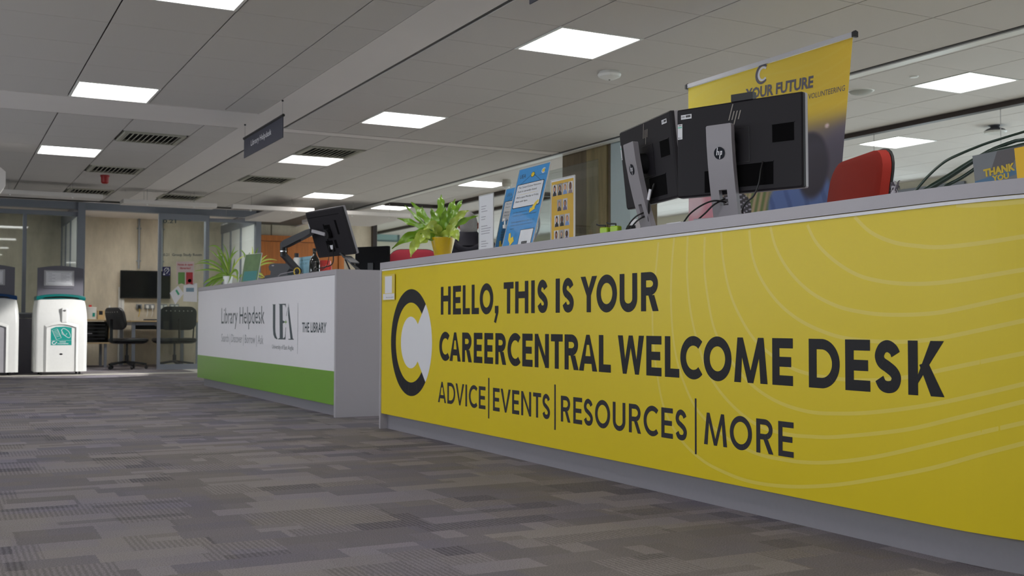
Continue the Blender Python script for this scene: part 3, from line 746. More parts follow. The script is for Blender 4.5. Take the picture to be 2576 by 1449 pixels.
for cc in cont:
    cc = cc+[(cc[-1][0]+150, cc[-1][1]+150*(cc[-1][1]-cc[-2][1])/(cc[-1][0]-cc[-2][0]))]
    P = [desk_hit(K[0]+x/K[2], K[1]+y/K[2]) for x, y in cc]
    P = [p for p in catmull(P, 8) if p[1] < PT-.014]
    put('contour_line', stroke(P, .0125), YELL, .0058)
# code sticker (its square code left blank)
pz = [onX(x, y, DX) for x, y in ((964,692),(994,683),(962,756),(995,750))]
ya, yb, za, zb_ = 6.80, 6.60, .995, .825
ya = pz[0].y; yb = pz[1].y; za = pz[0].z; zb_ = pz[2].z
po = thing('poster', 'small yellow and white paper notice taped at the far end of the yellow desk', 'notice', (DX-.002,(ya+yb)/2,zb_))
hw = (ya-yb)/2; hh = za-zb_
MB().box((-.0005,-hw,0),(.001,hw,hh)).build('sheet', mat('amber_paper', S(214,192,84), .6), po)
flat('print', [[(-.0008,y,z) for y, z in rect(hw*.95,.004,-hw*.95,hh*.25)], [(-.0008,y,z) for y, z in rect(hw*.62,hh*.27,-hw*.55,hh*.93)]], WHT, po)
flat('lettering', mapf(textfit('Visit careercentral', 0, 0, hw*1.25, .007), lambda u, v: (-.0012, hw*.45-u, hh*.09+v)), INK2, po)

# ================================================================== LIBRARY DESK
LX, LY0, LY1 = 2.618, 7.790, 12.66
ld = thing('reception_desk', 'white fronted grey library helpdesk with green band', 'desk', (0,0,0))
MB().box((LX,LY0,HT-.04),(LX+.82,LY1,HT)).build('countertop', LAM, ld)
MB().box((LX,LY0,0),(LX+.82,LY0+.035,HT-.04)).build('end_panel', LAM, ld)
MB().box((LX+.004,LY0+.035,.34),(LX+.03,LY1,HT-.042)).build('front_panel', PANW, ld)
MB().box((LX+.004,LY0+.035,.088),(LX+.03,LY1,.34)).build('green_band', GRN, ld)
MB().box((LX+REC,LY0+.035,0),(LX+.07,LY1-.15,.088)).build('plinth', LAMD, ld)
def lmap(y, z): return (LX+.0034, y, z)
def lput(name, polys, mt): return flat(name, mapf(polys, lmap), mt, ld)
def ltxt(txt, yl, yr, z, cap, mt, bold=0):
    f = sorted(textfit(txt, 0, 0, yl-yr, cap, bold), key=lambda q: min(p[0] for p in q)); words = []; mx_ = -9
    for q in f:
        if not words or min(p[0] for p in q)-mx_ > cap*.30: words.append([])
        words[-1].append(q); mx_ = max(mx_, max(p[0] for p in q))
    for wd in words: lput('lettering', [[(yl-u, z+v) for u, v in q] for q in wd], mt)
ltxt('Library Helpdesk', 11.50, 9.81, .694, .161, LTXT)
ltxt('Search | Discover | Borrow | Ask', 11.49, 9.84, .508, .08, LTXG)
ltxt('University of East Anglia', 9.54, 8.89, .475, .036, LTXT)
ltxt('THE LIBRARY', 8.652, 8.023, .627, .075, LTXT, .018)
lput('logo_rule', [rect(8.776,.447,8.768,.865)], LTXG)
# three tall serif capitals with a green star
ub = (490,700,4.527)
def lp(x, y):
    d = ray(ub[0]+x/ub[2], ub[1]+y/ub[2]); p = ORG+d*(LX/d.x); return (p.y, p.z)
U_ = [[(878,297),(920,297),(913,302),(912,560),(885,560),(886,302)], [(885,560),(912,560),(914,610),(922,655),(938,690),(930,696),(905,680),(890,640)], ]
E_ = [[(950,292),(1033,290),(1033,335),(1022,305),(995,303),(995,300),(960,300)], [(960,300),(995,300),(1000,690),(963,690)], [(994,480),(1020,490),(1020,505),(994,515)], [(945,688),(963,680),(1000,685),(1018,672),(1030,640),(1028,698),(945,696)]]
A_ = [[(1062,283),(1058,420),(1085,690),(1112,690),(1090,520)], [(1062,690),(1122,690),(1122,700),(1062,700)], [(1056,330),(1060,330),(1040,430),(1036,430)], [(1030,560),(1034,560),(1026,690),(1020,690)]]
lput('logo', [[lp(x, y) for x, y in q] for q in U_+E_+A_], LTXT)
st = []
for k in range(8):
    r_ = 1 if k % 2 == 0 else .28; st.append((1031+20*r_*sin(pi*k/4), 498+30*r_*cos(pi*k/4)))
lput('logo_star', [[lp(x, y) for x, y in st]], GRN)

# ================================================================== THINGS ON THE YELLOW DESK
def rrect(w, h, r, n=4):
    """rounded rectangle outline, centred, (x, z)"""
    o = []
    for cx, cz, a0 in ((w/2-r,h/2-r,0),(-w/2+r,h/2-r,pi/2),(-w/2+r,-h/2+r,pi),(w/2-r,-h/2+r,3*pi/2)):
        for i in range(n+1): o.append((cx+r*cos(a0+pi/2*i/n), cz+r*sin(a0+pi/2*i/n)))
    return o
HPM = mat('pewter_mark', S(150,142,134), .35)
NAVYB = mat('navy_badge', S(14,17,30), .5, spec=.2)
def hp_monitor(label, L_, R_, w, h, zlow, tilt, neckx, camera_top):
    """L_, R_: plan positions of the left and right lower rear edges; rear faces the aisle"""
    L_ = Vector((L_[0], L_[1], 0)); R_ = Vector((R_[0], R_[1], 0))
    c = (L_+R_)/2; t = thing('computer_monitor', label, 'monitor', mw=frame((c.x, c.y, HT), R_-L_))
    a = w/2; sn, cs = sin(tilt), cos(tilt)
    def T(x, y, z): return (x, y*cs-(z)*sn*-1*-1 if 0 else y*cs-z*sn, zlow+z*cs+y*sn)
    # local: x right, y away from the aisle (towards the seat), z up;  positive tilt leans the top back to the aisle
    def pan(y0, y1, x0, x1, z0, z1): return [T(x0,y0,z0),T(x1,y0,z0),T(x1,y1,z0),T(x0,y1,z0),T(x0,y0,z1),T(x1,y0,z1),T(x1,y1,z1),T(x0,y1,z1)]
    BF = [(0,3,2,1),(4,5,6,7),(0,1,5,4),(1,2,6,5),(2,3,7,6),(3,0,4,7)]
    mb = MB(); prof = [(0,.000),(.014,-.0),(.022,.012)]
    # back shell, edges eased
    rings = []
    for (y, ins) in ((.016,0),(.002,0),(-.004,.006)):
        rings.append([T(x, y, z+h/2) for x, z in rrect(w-2*ins, h-2*ins, .006, 2)])
    mb.loft(rings); sh = mb.build('back_shell', SHELL, t, False)
    mb = MB(); mb.loft([[T(x, y, z+h/2) for x, z in rrect(w+.002, h+.002, .006, 2)] for y in (.016,.036)]); mb.build('bezel', SILV, t)
    mb = MB(); mb.add(pan(.0362,.0366,-a+.008,a-.008,.015,h-.008), BF); mb.build('screen', BLKG, t)
    y = -.0045
    # flat dark patches put the recess shade into colour, with a raised lip
    REC_ = mat('recess_shade', S(9,8,10), .9, spec=.1)
    def inset(x0, x1, z0, z1, nm='port_recess'):
        mb = MB().m(0)
        mb.add([T(x0,y-.0006,z0),T(x1,y-.0006,z0),T(x1,y-.0006,z1),T(x0,y-.0006,z1)], [(0,1,2,3)])
        mb.m(1).add(pan(y-.003,y,x0-.003,x1+.003,z1,z1+.003), BF)
        return mb.build(nm, [REC_, SHELL], t)
    inset(a-.125, a-.035, h*.50, h*.69); inset(-a+.13, -a+.20, h*.03, h*.27); inset(neckx+.03, neckx+.20, h*.06, h*.30)
    # thin outline of the mounting plate
    ln = MB()
    for (x0,x1,z0,z1) in ((neckx-.02,neckx+.10,h*.70,h*.705),(neckx+.098,neckx+.10,h*.33,h*.70),(neckx-.02,neckx+.10,h*.325,h*.33)): ln.add(pan(y-.0012,y,x0,x1,z0,z1), BF)
    ln.build('mounting_plate', mat('plate_black', S(26,24,28), .4), t)
    hub = MB(); rings = [[T(neckx+.0+.045*cos(2*pi*j/20), yy_, h*.5+.045*sin(2*pi*j/20)) for j in range(20)] for yy_ in (y-.045, y)]
    hub.loft(rings); hub.build('hinge', BLK, t, True)
    # slanted maker's mark high on the shell
    k = .0011; mk = []
    def slant(x, z0, z1, w_=.0045, s=.30): return [(x+z0*s, z0), (x+w_+z0*s, z0), (x+w_+z1*s, z1), (x+z1*s, z1)]
    bars_ = [slant(0,0,.062), slant(.014,0,.034), slant(.028,-.028,.034), slant(.042,0,.034)]
    mx, mz = neckx+.028, h*.80
    flat('logo', [[T(mx+u-.02, y-.0012, mz+v) for u, v in q] for q in bars_], HPM, sh)
    # asset labels
    def sticker(x0, z0, w_, h_, txt, band):
        flat('sticker', [[T(x0+u, y-.001, z0+v) for u, v in rect(0,0,w_,h_)]], WHT, sh)
        fs = textfit(txt, w_*.06, h_*.35, w_*.3, h_*.38) if txt else []
        if txt: fs += [rect(w_*(.45+.035*i), h_*.32, w_*(.45+.035*i)+w_*(.012+.012*((i*7) % 3)), h_*.82) for i in range(13)]
        else: fs = [rect(w_*(.2+.07*i), h_*.88, w_*(.2+.07*i)+w_*.03, h_*.95) for i in range(9)]+[rect(w_*.15,h_*.06,w_*.3,h_*.14),rect(w_*.35,h_*.08,w_*.8,h_*.1)]
        flat('print', [[T(x0+u, y-.0016, z0+v) for u, v in q] for q in fs], INK, sh)
        if band: flat('print', [[T(x0+u, y-.0016, z0+v) for u, v in rect(w_*.08,h_*.74,w_*.92,h_*.82)]], mat('mint_print', S(110,205,180), .5), sh)
    if camera_top: sticker(-a+.022, h-.042, .05, .018, 'UEA', 0); sticker(-a+.006, h*.66, .022, .062, '', 1)
    else: sticker(a-.085, h-.045, .05, .018, 'UEA', 0); sticker(-a+.004, h*.64, .012, .066, '', 1)
    if camera_top:
        mb = MB(); mb.add(pan(-.004,.024,neckx+.02,neckx+.115,h,h+.028), BF); mb.build('webcam', BLK, t)
    # stand: flat silver neck with a cable slot, and a foot plate
    yb = -.055; nw = .056
    zn = zlow+h*.735; nk = MB()
    nx = neckx
    def NK(x, z, d):   # neck leans a little
        f = z/zn; return (nx+x, yb-d*1.0+.055*(1-f)**1.6+(-sn*z*.9), z)
    slot = (.058, .118, .018)
    levels = [0,.03,slot[0],slot[1],.2,zn*.7,zn-.006,zn]
    def ringseg(z, xa, xb): return [NK(xa,z,.012),NK(xb,z,.012),NK(xb,z,-.012),NK(xa,z,-.012)]
    nk.loft([ringseg(z,-nw,nw) for z in (0,.03,slot[0])]); nk.loft([ringseg(z,-nw,-slot[2]) for z in (slot[0],slot[1])]); nk.loft([ringseg(z,slot[2],nw) for z in (slot[0],slot[1])])
    nk.loft([ringseg(z,-nw+(0.004 if z==zn else 0),nw-(0.004 if z==zn else 0)) for z in (slot[1],.16,.22,zn*.6,zn*.8,zn-.005,zn)])
    nko = nk.build('stand', SILV, t)
    mb = MB(); mb.box((nx-.11,yb-.02,0),(nx+.11,yb+.17,.008)); mb.build('foot_plate', SILV, t)
    # badge
    zc = zn*.70; cen = NK(0, zc, .0135); s_ = .024
    tl = Vector(NK(0,zc+.05,.0135))-Vector(NK(0,zc-.05,.0135)); tl = tl.normalized()
    def BD(u, v, o=0): return (cen[0]+u, cen[1]-o+tl.y*v, cen[2]+tl.z*v)
    flat('badge', [[BD(u, v, .0004) for u, v in disc(0,0,s_)]], NAVYB, nko)
    sl = lambda u, v: BD(u+v*.2, v, .001)
    gl = [rect(-.012,-.008,-.0085,.024), rect(-.0085,.005,-.004,.008), rect(-.0045,-.008,-.001,.008), rect(.0025,-.024,.006,.008), rect(.006,.005,.0115,.008), rect(.0085,-.008,.012,.008), rect(.006,-.008,.0115,-.005)]
    flat('badge_print', mapf(gl, lambda u, v: sl(u*1.05, v*.92)), WHT, nko)
    return t, T, NK
def plan(px_, py_, dep):
    p = rd(px_, py_, dep); return (p.x, p.y)
rB = rd(2022, 472, 4.07); rT = rd(2020, 229, 4.07); lT = rd(1704, 274, 4.44); lB = rd(1705, 497, 4.44)
mA, TA, NA = hp_monitor('right-hand black monitor seen from behind, webcam on top, in front of the yellow banner', (lB.x+.0,lB.y), (rB.x,rB.y), (Vector((rB.x,rB.y,0))-Vector((lB.x,lB.y,0))).length, .358, (rB.z+lB.z)/2-HT, rad(.5), -.045, True)
rB2 = rd(1705.5, 497, 4.49); rT2 = rd(1686, 277.6, 4.52); lT2 = rd(1558.3, 334, 5.05)
hh_ = .358; dX = rB2-rT2
off = Vector((rT2.x-lT2.x, rT2.y-lT2.y, 0)); wB = off.length
mB, TB_, NB = hp_monitor('left-hand black monitor tilted back, seen obliquely from behind', (lT2.x+.036,lT2.y-.01), (rT2.x+.036,rT2.y-.01), wB, hh_, rT2.z-hh_*cos(rad(6))-HT, rad(6), -.02, False)

# cables from the monitors
CAB = mat('black_cable', S(20,20,22), .4)
def cable(name, label, pts, r=.0035, cat='cable', group=None, m_=CAB):
    P = catmull([tuple(p) for p in pts], 6)
    return tag(MB().tube(P, r, 8).build(name, m_, None, True), label, cat, group)
MA = mA.matrix_world
def la(x, y, z): return MA @ Vector((x, y, z))
zd = HT
cable('power_cable', 'black cable drooping from the right monitor port to its stand', [la(.115,-.012,.215), la(.116,-.03,.18), la(.11,-.035,.13), la(.085,-.03,.085), la(.05,-.03,.06), la(.03,-.02,.03),la(.02,.02,.012)])
cable('video_cable', 'black cable running left from the slot of the right monitor stand', [la(-.04,-.02,.07), la(-.07,-.06,.075), la(-.12,-.065,.062), la(-.18,-.055,.035), la(-.235,-.02,.006)])
cable('video_cable', 'second black cable curling under the right monitor stand', [la(-.05,-.015,.085), la(-.075,-.055,.06), la(-.11,-.06,.03), la(-.16,-.04,.006)])
MBx = mB.matrix_world
def lb_(x, y, z): return MBx @ Vector((x, y, z))
cable('video_cable', 'black cable looping out of the left monitor stand to the desk', [lb_(-.02,-.01,.09), lb_(-.03,-.055,.07), lb_(-.07,-.07,.045), lb_(-.12,-.06,.03), lb_(-.17,-.04,.02), lb_(-.19,-.01,.006)])
cable('video_cable', 'second black cable beside the left monitor stand', [lb_(-.01,-.01,.075), lb_(-.02,-.055,.05), lb_(-.06,-.07,.02), lb_(-.10,-.06,.008)])
cable('video_cable', 'white labelled cable hanging from the left monitor port', [lb_(.07,-.018,.20), lb_(.066,-.03,.16), lb_(.05,-.035,.12), lb_(.035,-.03,.08), lb_(.02,-.02,.04), lb_(.01,.02,.012)], .0045)
lblp = [lb_(.0675,-.036,.175), lb_(.056,-.041,.13)]
o = MB().bar(lblp[0], lblp[1], .016, .004, (1,0,0)).build('cable_label', PAPER); tag(o, 'white paper flag wrapped on the left monitor cable', 'label')
# flat paper stack edge and small silver box between the monitors
p = onX(1712, 556, 2.74)
t = thing('paper_tray', 'thin pale tray lying between the two monitors', 'tray', (2.72, p.y-.02, HT), 0)
MB().box((-.05,-.085,0),(.10,.085,.006)).build('base', SILV, t); MB().box((-.045,-.07,.006),(.09,.03,.013)).build('sheets', PAPER, t)

# ---------------------------------------------------------------- sign holders
def holder(name, label, bl, br, h, lean, face_m, thick=.003, clear=True, foot=True):
    """bl, br plan points of the lower left/right corners as seen from the aisle; lean: top moves away"""
    bl = Vector((bl[0], bl[1], HT)); br = Vector((br[0], br[1], HT)); w = (br-bl).length
    t = thing(name, label, 'sign', mw=frame(((bl+br)/2), br-bl))
    sl, cl = sin(lean), cos(lean)
    def F(u, v, o=0): return (u-w/2, v*sl-o*cl, v*cl+o*sl+.001)     # u from left, v up, o towards the viewer
    def slab(nm, m_, o0, o1, ins=0): return MB().add([F(ins,ins,o0),F(w-ins,ins,o0),F(w-ins,ins,o1),F(ins,ins,o1),F(ins,h-ins,o0),F(w-ins,h-ins,o0),F(w-ins,h-ins,o1),F(ins,h-ins,o1)], [(0,3,2,1),(4,5,6,7),(0,1,5,4),(1,2,6,5),(2,3,7,6),(3,0,4,7)]).build(nm, m_, t)
    slab('sheet', face_m, -.0008, 0, .003)
    if clear:
        slab('acrylic_back', CLEAR, -.003, -.001); slab('acrylic_front', CLEAR, .0018, .0032)
        e = MB()
        for (u0, v0, u1, v1) in ((-.001,0,.0015,h),(w-.0015,0,w+.001,h),(0,h-.0015,w,h+.001)): e.add([F(u0,v0,-.003),F(u1,v0,-.003),F(u1,v0,.003),F(u0,v0,.003),F(u0,v1,-.003),F(u1,v1,-.003),F(u1,v1,.003),F(u0,v1,.003)], [(0,3,2,1),(4,5,6,7),(0,1,5,4),(1,2,6,5),(2,3,7,6),(3,0,4,7)])
        e.build('acrylic_edge', WHTP, t)
    if foot: MB().add([(-w/2,0,0),(w/2,0,0),(w/2,.09,0),(-w/2,.09,0),(-w/2,0,.003),(w/2,0,.003),(w/2,.09,.003),(-w/2,.09,.003)], [(0,3,2,1),(4,5,6,7),(0,1,5,4),(1,2,6,5),(2,3,7,6),(3,0,4,7)]).build('foot', CLEAR, t)
    return t, F, w, h
def printon(t, F, nm, polys, m_, o=.0006): return flat(nm, [[F(u, v, o) for u, v in q] for q in polys], m_, t)
# plain white notice
X1 = 2.78
b0, b1 = onX(1205, 627, X1), onX(1241, 622, X1)
hN = onX(1205, 494, X1).z-HT
t, F, w, h = holder('notice_sign', 'upright white text notice between the fern and the blue signs', (X1,b0.y), (X1,b1.y), hN, rad(0), PAPER)
random.seed(4); ln = []
for (v0, n_) in ((.80,3),(.62,2),(.46,4),(.20,3)):
    for i in range(n_):
        ln.append(rect(w*.16, h*(v0-.043*i), w*(.16+.25+.45*random.random()), h*(v0-.043*i)+.0035))
printon(t, F, 'print', ln, mat('faint_print', S(150,146,160), .6))
# blue signs
def bluesign(label, xl, yb, xr, topl, X, lean, full):
    b0, b1 = onX(xl, yb, X), onX(xr, yb, X)
    p = onX(topl[0], topl[1], X+.08); h = (p.z-HT)/cos(lean)
    t, F, w, h = holder('welcome_sign', label, (X,b0.y), (X,b1.y), h, lean, BLUEP)
    P = lambda nm, q, m_, o=.0006: printon(t, F, nm, q, m_, o)
    P('lettering', textfit('UEA', w*.08, h*.875, w*.19, h*.048), LTXT, .001)
    P('logo', ell(w*.83, h*.915, w*.065, h*.033, rad(40), rad(320), .006, 24), WHT, .001); P('logo', [disc(w*.83, h*.915, w*.036, h*.018)], mat('sun_yellow_print', S(236,204,40), .4), .0012)
    P('lettering', textfit('careercentral', w*.70, h*.862, w*.25, h*.011), LTXT, .001)
    P('cord', stroke([(w*.47,h*.90),(w*.12,h*.79)], .0016)+stroke([(w*.53,h*.90),(w*.80,h*.80)], .0016), INK, .001)
    P('pin', [disc(w*.5, h*.895, w*.06, h*.033)], INK, .0012); P('pin', [disc(w*.5, h*.895, w*.052, h*.028)], MATS['sun_yellow_print'], .0015)
    rr = lambda x0,y0,x1,y1: [((x0+x1)/2+u, (y0+y1)/2+v) for u, v in rrect(x1-x0, y1-y0, .008)]
    P('board', [rr(w*.05,h*.50,w*.92,h*.80)], INK, .001); P('board', [rr(w*.065,h*.508,w*.905,h*.792)], WHT, .0014)
    tx = [('The CareerCentral Welcome',.745,.72),('Desk is currently closed.',.695,.62)]
    for s_, v_, w_ in tx: P('lettering', textfit(s_, w*.12, h*v_, w*w_, h*.022), INK, .0018)
    P('rule', [rect(w*.14,h*.665,w*.8,h*.667)], MATS['sun_yellow_print'], .0018)
    for s_, v_, w_ in [("We're open Monday to Friday,",.62,.72),('10am until 4pm.',.57,.4)]: P('lettering', textfit(s_, w*.12, h*v_, w*w_, h*.022), INK, .0018)
    for s_, v_, w_ in [('In the meantime, head',.44,.6),('online to access our services!',.40,.75),('Book appointments, sign up for',.32,.75),('events and access our careers',.28,.72),('tools.',.24,.15)]: P('lettering', textfit(s_, w*.13, h*v_, w*w_, h*.017), LTXT, .001)
    Yp = MATS['sun_yellow_print']
    P('arrow', [[(w*.86,h*.56),(w*.90,h*.55),(w*.80,h*.47),(w*.83,h*.455),(w*.66,h*.415),(w*.66,h*.475),(w*.70,h*.47),(w*.78,h*.53)]], Yp, .002)
    P('arrow', [[(w*.14,h*.19),(w*.19,h*.20),(w*.24,h*.13),(w*.30,h*.15),(w*.36,h*.09),(w*.24,h*.03),(w*.24,h*.065),(w*.16,h*.11)]], Yp, .002)
    P('frame', [rect(w*.50,h*.03,w*.93,h*.22)], INK, .001); P('frame', [rect(w*.515,h*.037,w*.915,h*.213)], WHT, .0014)
    P('caption', [rect(w*.62,h*.043,w*.80,h*.072)], INK, .0018); P('caption', textfit('SCAN ME', w*.64, h*.05, w*.14, h*.014), WHT, .0022)
    return t
bluesign('tall blue welcome sign in clear stand, front one of the pair', 1262, 618, 1339, (1305,424), 2.74, rad(14), True)
bluesign('blue welcome sign mostly hidden behind the tall one', 1242, 618, 1310, (1283,474), 2.87, rad(12), True)
# yellow adviser board with twelve portraits
X1 = 2.80
AMB = mat('amber_print', S(216,172,52), .35)
b0, b1 = onX(1386, 603, X1), onX(1446, 597, X1); hN = onX(1386, 457, X1).z-HT
t, F, w, h = holder('adviser_sign', 'white edged yellow board of twelve small portraits, nearest sign to the monitors', (X1,b0.y), (X1,b1.y), hN+.005, rad(0), PAPER)
printon(t, F, 'print', [rect(w*.03,.0,w*.95,h*.965)], AMB)
printon(t, F, 'lettering', textfit('Meet the Careers Advisers', w*.20, h*.905, w*.58, h*.02), INK, .001)
random.seed(8)
hairs = [S(60,40,30),S(30,22,20),S(150,110,60),S(90,50,30),S(120,120,120),S(20,18,18)]
tops = [S(40,40,50),S(110,100,130),S(70,60,60),S(150,130,130),S(120,150,200),S(36,36,40)]
skins = [S(214,160,132),S(120,80,62),S(226,178,150),S(190,136,110)]
rows_ = [(.745,[.07,.29,.51,.73]),(.505,[.27,.51]),(.27,[.16,.38,.60]),(.04,[.14,.36,.58])]
k = 0
for (v0, us) in rows_:
    for u0 in us:
        pw, ph = w*.195, h*.175
        x0, z0 = w*u0, h*v0
        printon(t, F, 'portrait', [rect(x0,z0,x0+pw,z0+ph)], mat('portrait_backdrop_%d' % (k % 3), [S(214,212,216), S(170,162,160), S(196,190,196)][k % 3], .5), .001)
        cx_ = x0+pw/2
        printon(t, F, 'hair', [disc(cx_, z0+ph*.60, pw*.27, ph*(.27 if k % 3 else .36), 16)], mat('portrait_hair_%d' % (k % 6), hairs[k % 6], .6), .0014)
        printon(t, F, 'shirt', [[(x0+pw*.08,z0),(x0+pw*.92,z0),(x0+pw*.85,z0+ph*.22),(cx_+pw*.14,z0+ph*.36),(cx_-pw*.14,z0+ph*.36),(x0+pw*.15,z0+ph*.22)]], mat('portrait_shirt_%d' % ((k*5) % 6), tops[(k*5) % 6], .6), .0016)
        printon(t, F, 'face', [disc(cx_, z0+ph*.58, pw*.165, ph*.2, 16)], mat('portrait_skin_%d' % ((k*3) % 4), skins[(k*3) % 4], .6), .0018)
        k += 1

# pump bottle between notice and blue signs
p = onX(1270, 600, 2.70)
t = thing('pump_bottle', 'clear pump bottle of hand gel left of the blue sign', 'bottle', (2.70, p.y, HT))
s_ = (onX(1270, 549, 2.70).z-HT)/.20
MB().lathe([(.0,.001),(.027*s_,.002),(.028*s_,.10*s_),(.022*s_,.125*s_),(.012*s_,.135*s_)], n=20).build('body', CLEAR, t, True)
MB().lathe([(.014*s_,.133*s_),(.014*s_,.155*s_),(.006*s_,.157*s_),(.006*s_,.18*s_),(.012*s_,.185*s_),(.012*s_,.198*s_),(0,.2*s_)], n=16).build('pump', WHTP, t, True)
MB().tube([(0,0,.192*s_),(0,.025*s_,.192*s_),(0,.035*s_,.182*s_)], .004, 8).build('nozzle', WHTP, t)
# desk fan behind the signs
p = rd(1309, 563, 6.38)
t = thing('desk_fan', 'round wire caged desk fan behind the blue signs', 'fan', mw=frame((p.x, p.y, HT), (.45,-.89,0)))
R_ = 58/FPX*6.38; zc = p.z-HT; wm = MB()
for k in range(36):
    a_ = 2*pi*k/36
    P = [(r_*R_*cos(a_), -.035*cos(r_*pi/2)-.01, zc+r_*R_*sin(a_)) for r_ in (.22,.5,.8,1.0)]
    wm.tube(P, .0009, 4)
    wm.tube([(x, -y, z) for x, y, z in P], .0009, 4)
for r_ in (.3,.6,.85): wm.tube([(r_*R_*cos(2*pi*i/40), -.035*cos(r_*pi/2)-.01, zc+r_*R_*sin(2*pi*i/40)) for i in range(41)], .001, 4)
tag(wm.build('guard', CHRM, t), kind='stuff')
MB().tube([(R_*cos(2*pi*i/48), 0, zc+R_*sin(2*pi*i/48)) for i in range(49)], .006, 8).build('rim', mat('clear_rim', S(190,190,184), .3), t, True)
for k in range(3):
    a_ = 2*pi*k/3+.4; bl = MB()
    o1 = []
    for i in range(9):
        f = i/8; aa = a_+(-.45+.9*f)
        o1.append((R_*.85*(1-.25*abs(2*f-1)**2)*cos(aa), -.008+.02*(f-.5), zc+R_*.85*(1-.25*abs(2*f-1)**2)*sin(aa)))
    bl.prism([(0,0,zc)]+o1, (0,.002,0)); bl.build('blade', DGREY, t)
mo = MB().lathe([(0,-.04),(.02,-.04),(.026,.0),(.03,.05),(.02,.09),(0,.095)], n=20).build('motor', DGREY, t, True)
mo.matrix_local = Matrix.Translation((0,0,zc)) @ Matrix.Rotation(-pi/2, 4, 'X')
MB().tube([(0,.05,zc),(0,.05,.02)], .012, 12).build('post', DGREY, t, True); MB().lathe([(.0,0),(.085,0),(.08,.015),(.02,.025),(0,.025)], (0,.03,0), 28).build('base', DGREY, t, True)

# ---------------------------------------------------------------- bird's nest fern in a yellow pot
p = rd(1114, 612, 6.55)
fern = thing('potted_fern', 'bright green wavy leaved fern in a glossy yellow pot on the yellow desk', 'plant', (p.x, p.y, HT))
sc = 6.55/FPX; zt = rd(1114, 598.5, 6.55).z-HT
MB().lathe([(0,.001),(.052,.001),(.054,.02),(.074,zt-.004),(.074,zt),(.068,zt),(.066,zt-.015),(0,zt-.018)], n=36).build('pot', mat('yellow_glaze', S(214,178,14), .22, coat=.4), fern, True)
MB().lathe([(.0665,zt-.012),(.03,zt-.006),(0,zt-.004)], n=20).build('soil', mat('dark_soil', S(40,28,22), .95), fern)
random.seed(21)
def blade(par, B_, C_, T_, wid, m_, wave=.18, nseg=14, droop=0, name='leaf', fold=.25, up=None):
    """leaf along a quadratic path B-C-T with wavy margins; wid half-width profile"""
    B_, C_, T_ = Vector(B_), Vector(C_), Vector(T_); mb = MB(); rows = []
    ph = random.random()*6
    view = (up or (ORG-B_)).normalized()
    for i in range(nseg+1):
        f = i/nseg; p_ = B_*(1-f)**2+C_*2*f*(1-f)+T_*f*f
        d_ = ((C_-B_)*(1-f)+(T_-C_)*f).normalized(); s_ = d_.cross(view).normalized(); nrm = s_.cross(d_)
        wv = wid*(math.sin(min(1, f*1.0+.02)**1.15*pi)**.7)*(1+wave*.8*sin(f*19+ph)) if f < .97 else wid*.12
        wv = max(wv, wid*.07)
        k1 = nrm*(wv*fold)+nrm*(wave*wid*1.1*sin(f*21+ph)); k2 = nrm*(wv*fold)+nrm*(wave*wid*1.1*cos(f*18+ph))
        rows.append([p_+s_*wv+k1, p_+s_*wv*.5+k1*.3, p_, p_-s_*wv*.5+k2*.3, p_-s_*wv+k2])
    mb.loft(rows, closed=False, cap=False)
    o = mb.build(name, m_, None, True)
    o.parent = par; o.matrix_parent_inverse = par.matrix_world.inverted() if par.matrix_world != Matrix.Identity(4) else Matrix.Translation(-par.location)
    return o
def fl_(b, c, tp, w_, m_, dd=0.0, d0=6.55, **k):
    """leaf given in photo pixels at the pot's distance, dd = how far the tip comes forward/back"""
    B_ = rd(b[0], b[1], d0); C_ = rd(c[0], c[1], d0+dd*.5); T_ = rd(tp[0], tp[1], d0+dd)
    return blade(fern, B_, C_, T_, w_*d0/FPX, m_, **k)
b0 = (1112, 602)
leaves = [((1108,540),(1110,490),13,FERN,.10),((1093,560),(1085,524),10,FERN,-.02),((1125,548),(1145,500),12,FERN,.12),((1135,545),(1163,503),10,FERN,.16),
 ((1070,545),(1034,508),10,FERN,.10),((1060,558),(1018,516),5,FERN,.14),((1050,560),(1000,549),8,FERN,.05),((1075,575),(1062,520),7,FERN,.15),
 ((1060,560),(986,626),12,FERN,-.10),((1050,568),(1033,646),15,FERN2,-.14),((1065,570),(1058,612),11,FERN2,-.12),((1100,548),(1066,578),12,FERN2,-.16),
 ((1150,535),(1180,530),9,FERN2,-.05),((1150,552),(1203,543),7,FERN,.02),((1140,560),(1153,606),14,FERN2,-.14),((1118,560),(1120,520),9,FERN,-.06),((1100,565),(1098,535),9,FERN,.05),((1128,560),(1135,520),8,FERN,-.02),((1085,590),(1030,600),9,FERN,-.1)]
for (c_, t_, w_, m_, dd) in leaves: fl_((b0[0]+random.uniform(-5,5), b0[1]), c_, t_, w_*.95, m_, dd, wave=.34, nseg=26)
for k in range(5): fl_((1112+2*k-4, 602), (1100+7*k, 575), (1096+9*k, 560), 1.6, mat('brown_stem', S(80,60,30), .6), -.03, wave=0)

# ================================================================== BANNER AND CHAIRS BEHIND THE YELLOW DESK
BX = 3.76
tl, tr = onX(1733, 216, BX), onX(2147, 92, BX)
zt = (tl.z+tr.z)/2
ban = thing('roller_banner', 'tall yellow roller banner with people photo, behind the monitors', 'banner', (BX, (tl.y+tr.y)/2, 0))
hwb = (tl.y-tr.y)/2
brr = onX(2115, 470, BX)           # the near edge pulls inwards lower down
inn = (brr.y-tr.y)/(zt-brr.z)      # metres inward per metre down
def bmap(u, z, o=0):               # u 0..1 from left to right as seen from the aisle
    wl = hwb; wr = hwb-inn*(zt-z)
    y = wl-(wl+wr)*u
    return (-.004-o+.012*sin(u*pi)*(1-z/zt)*0, y, z)
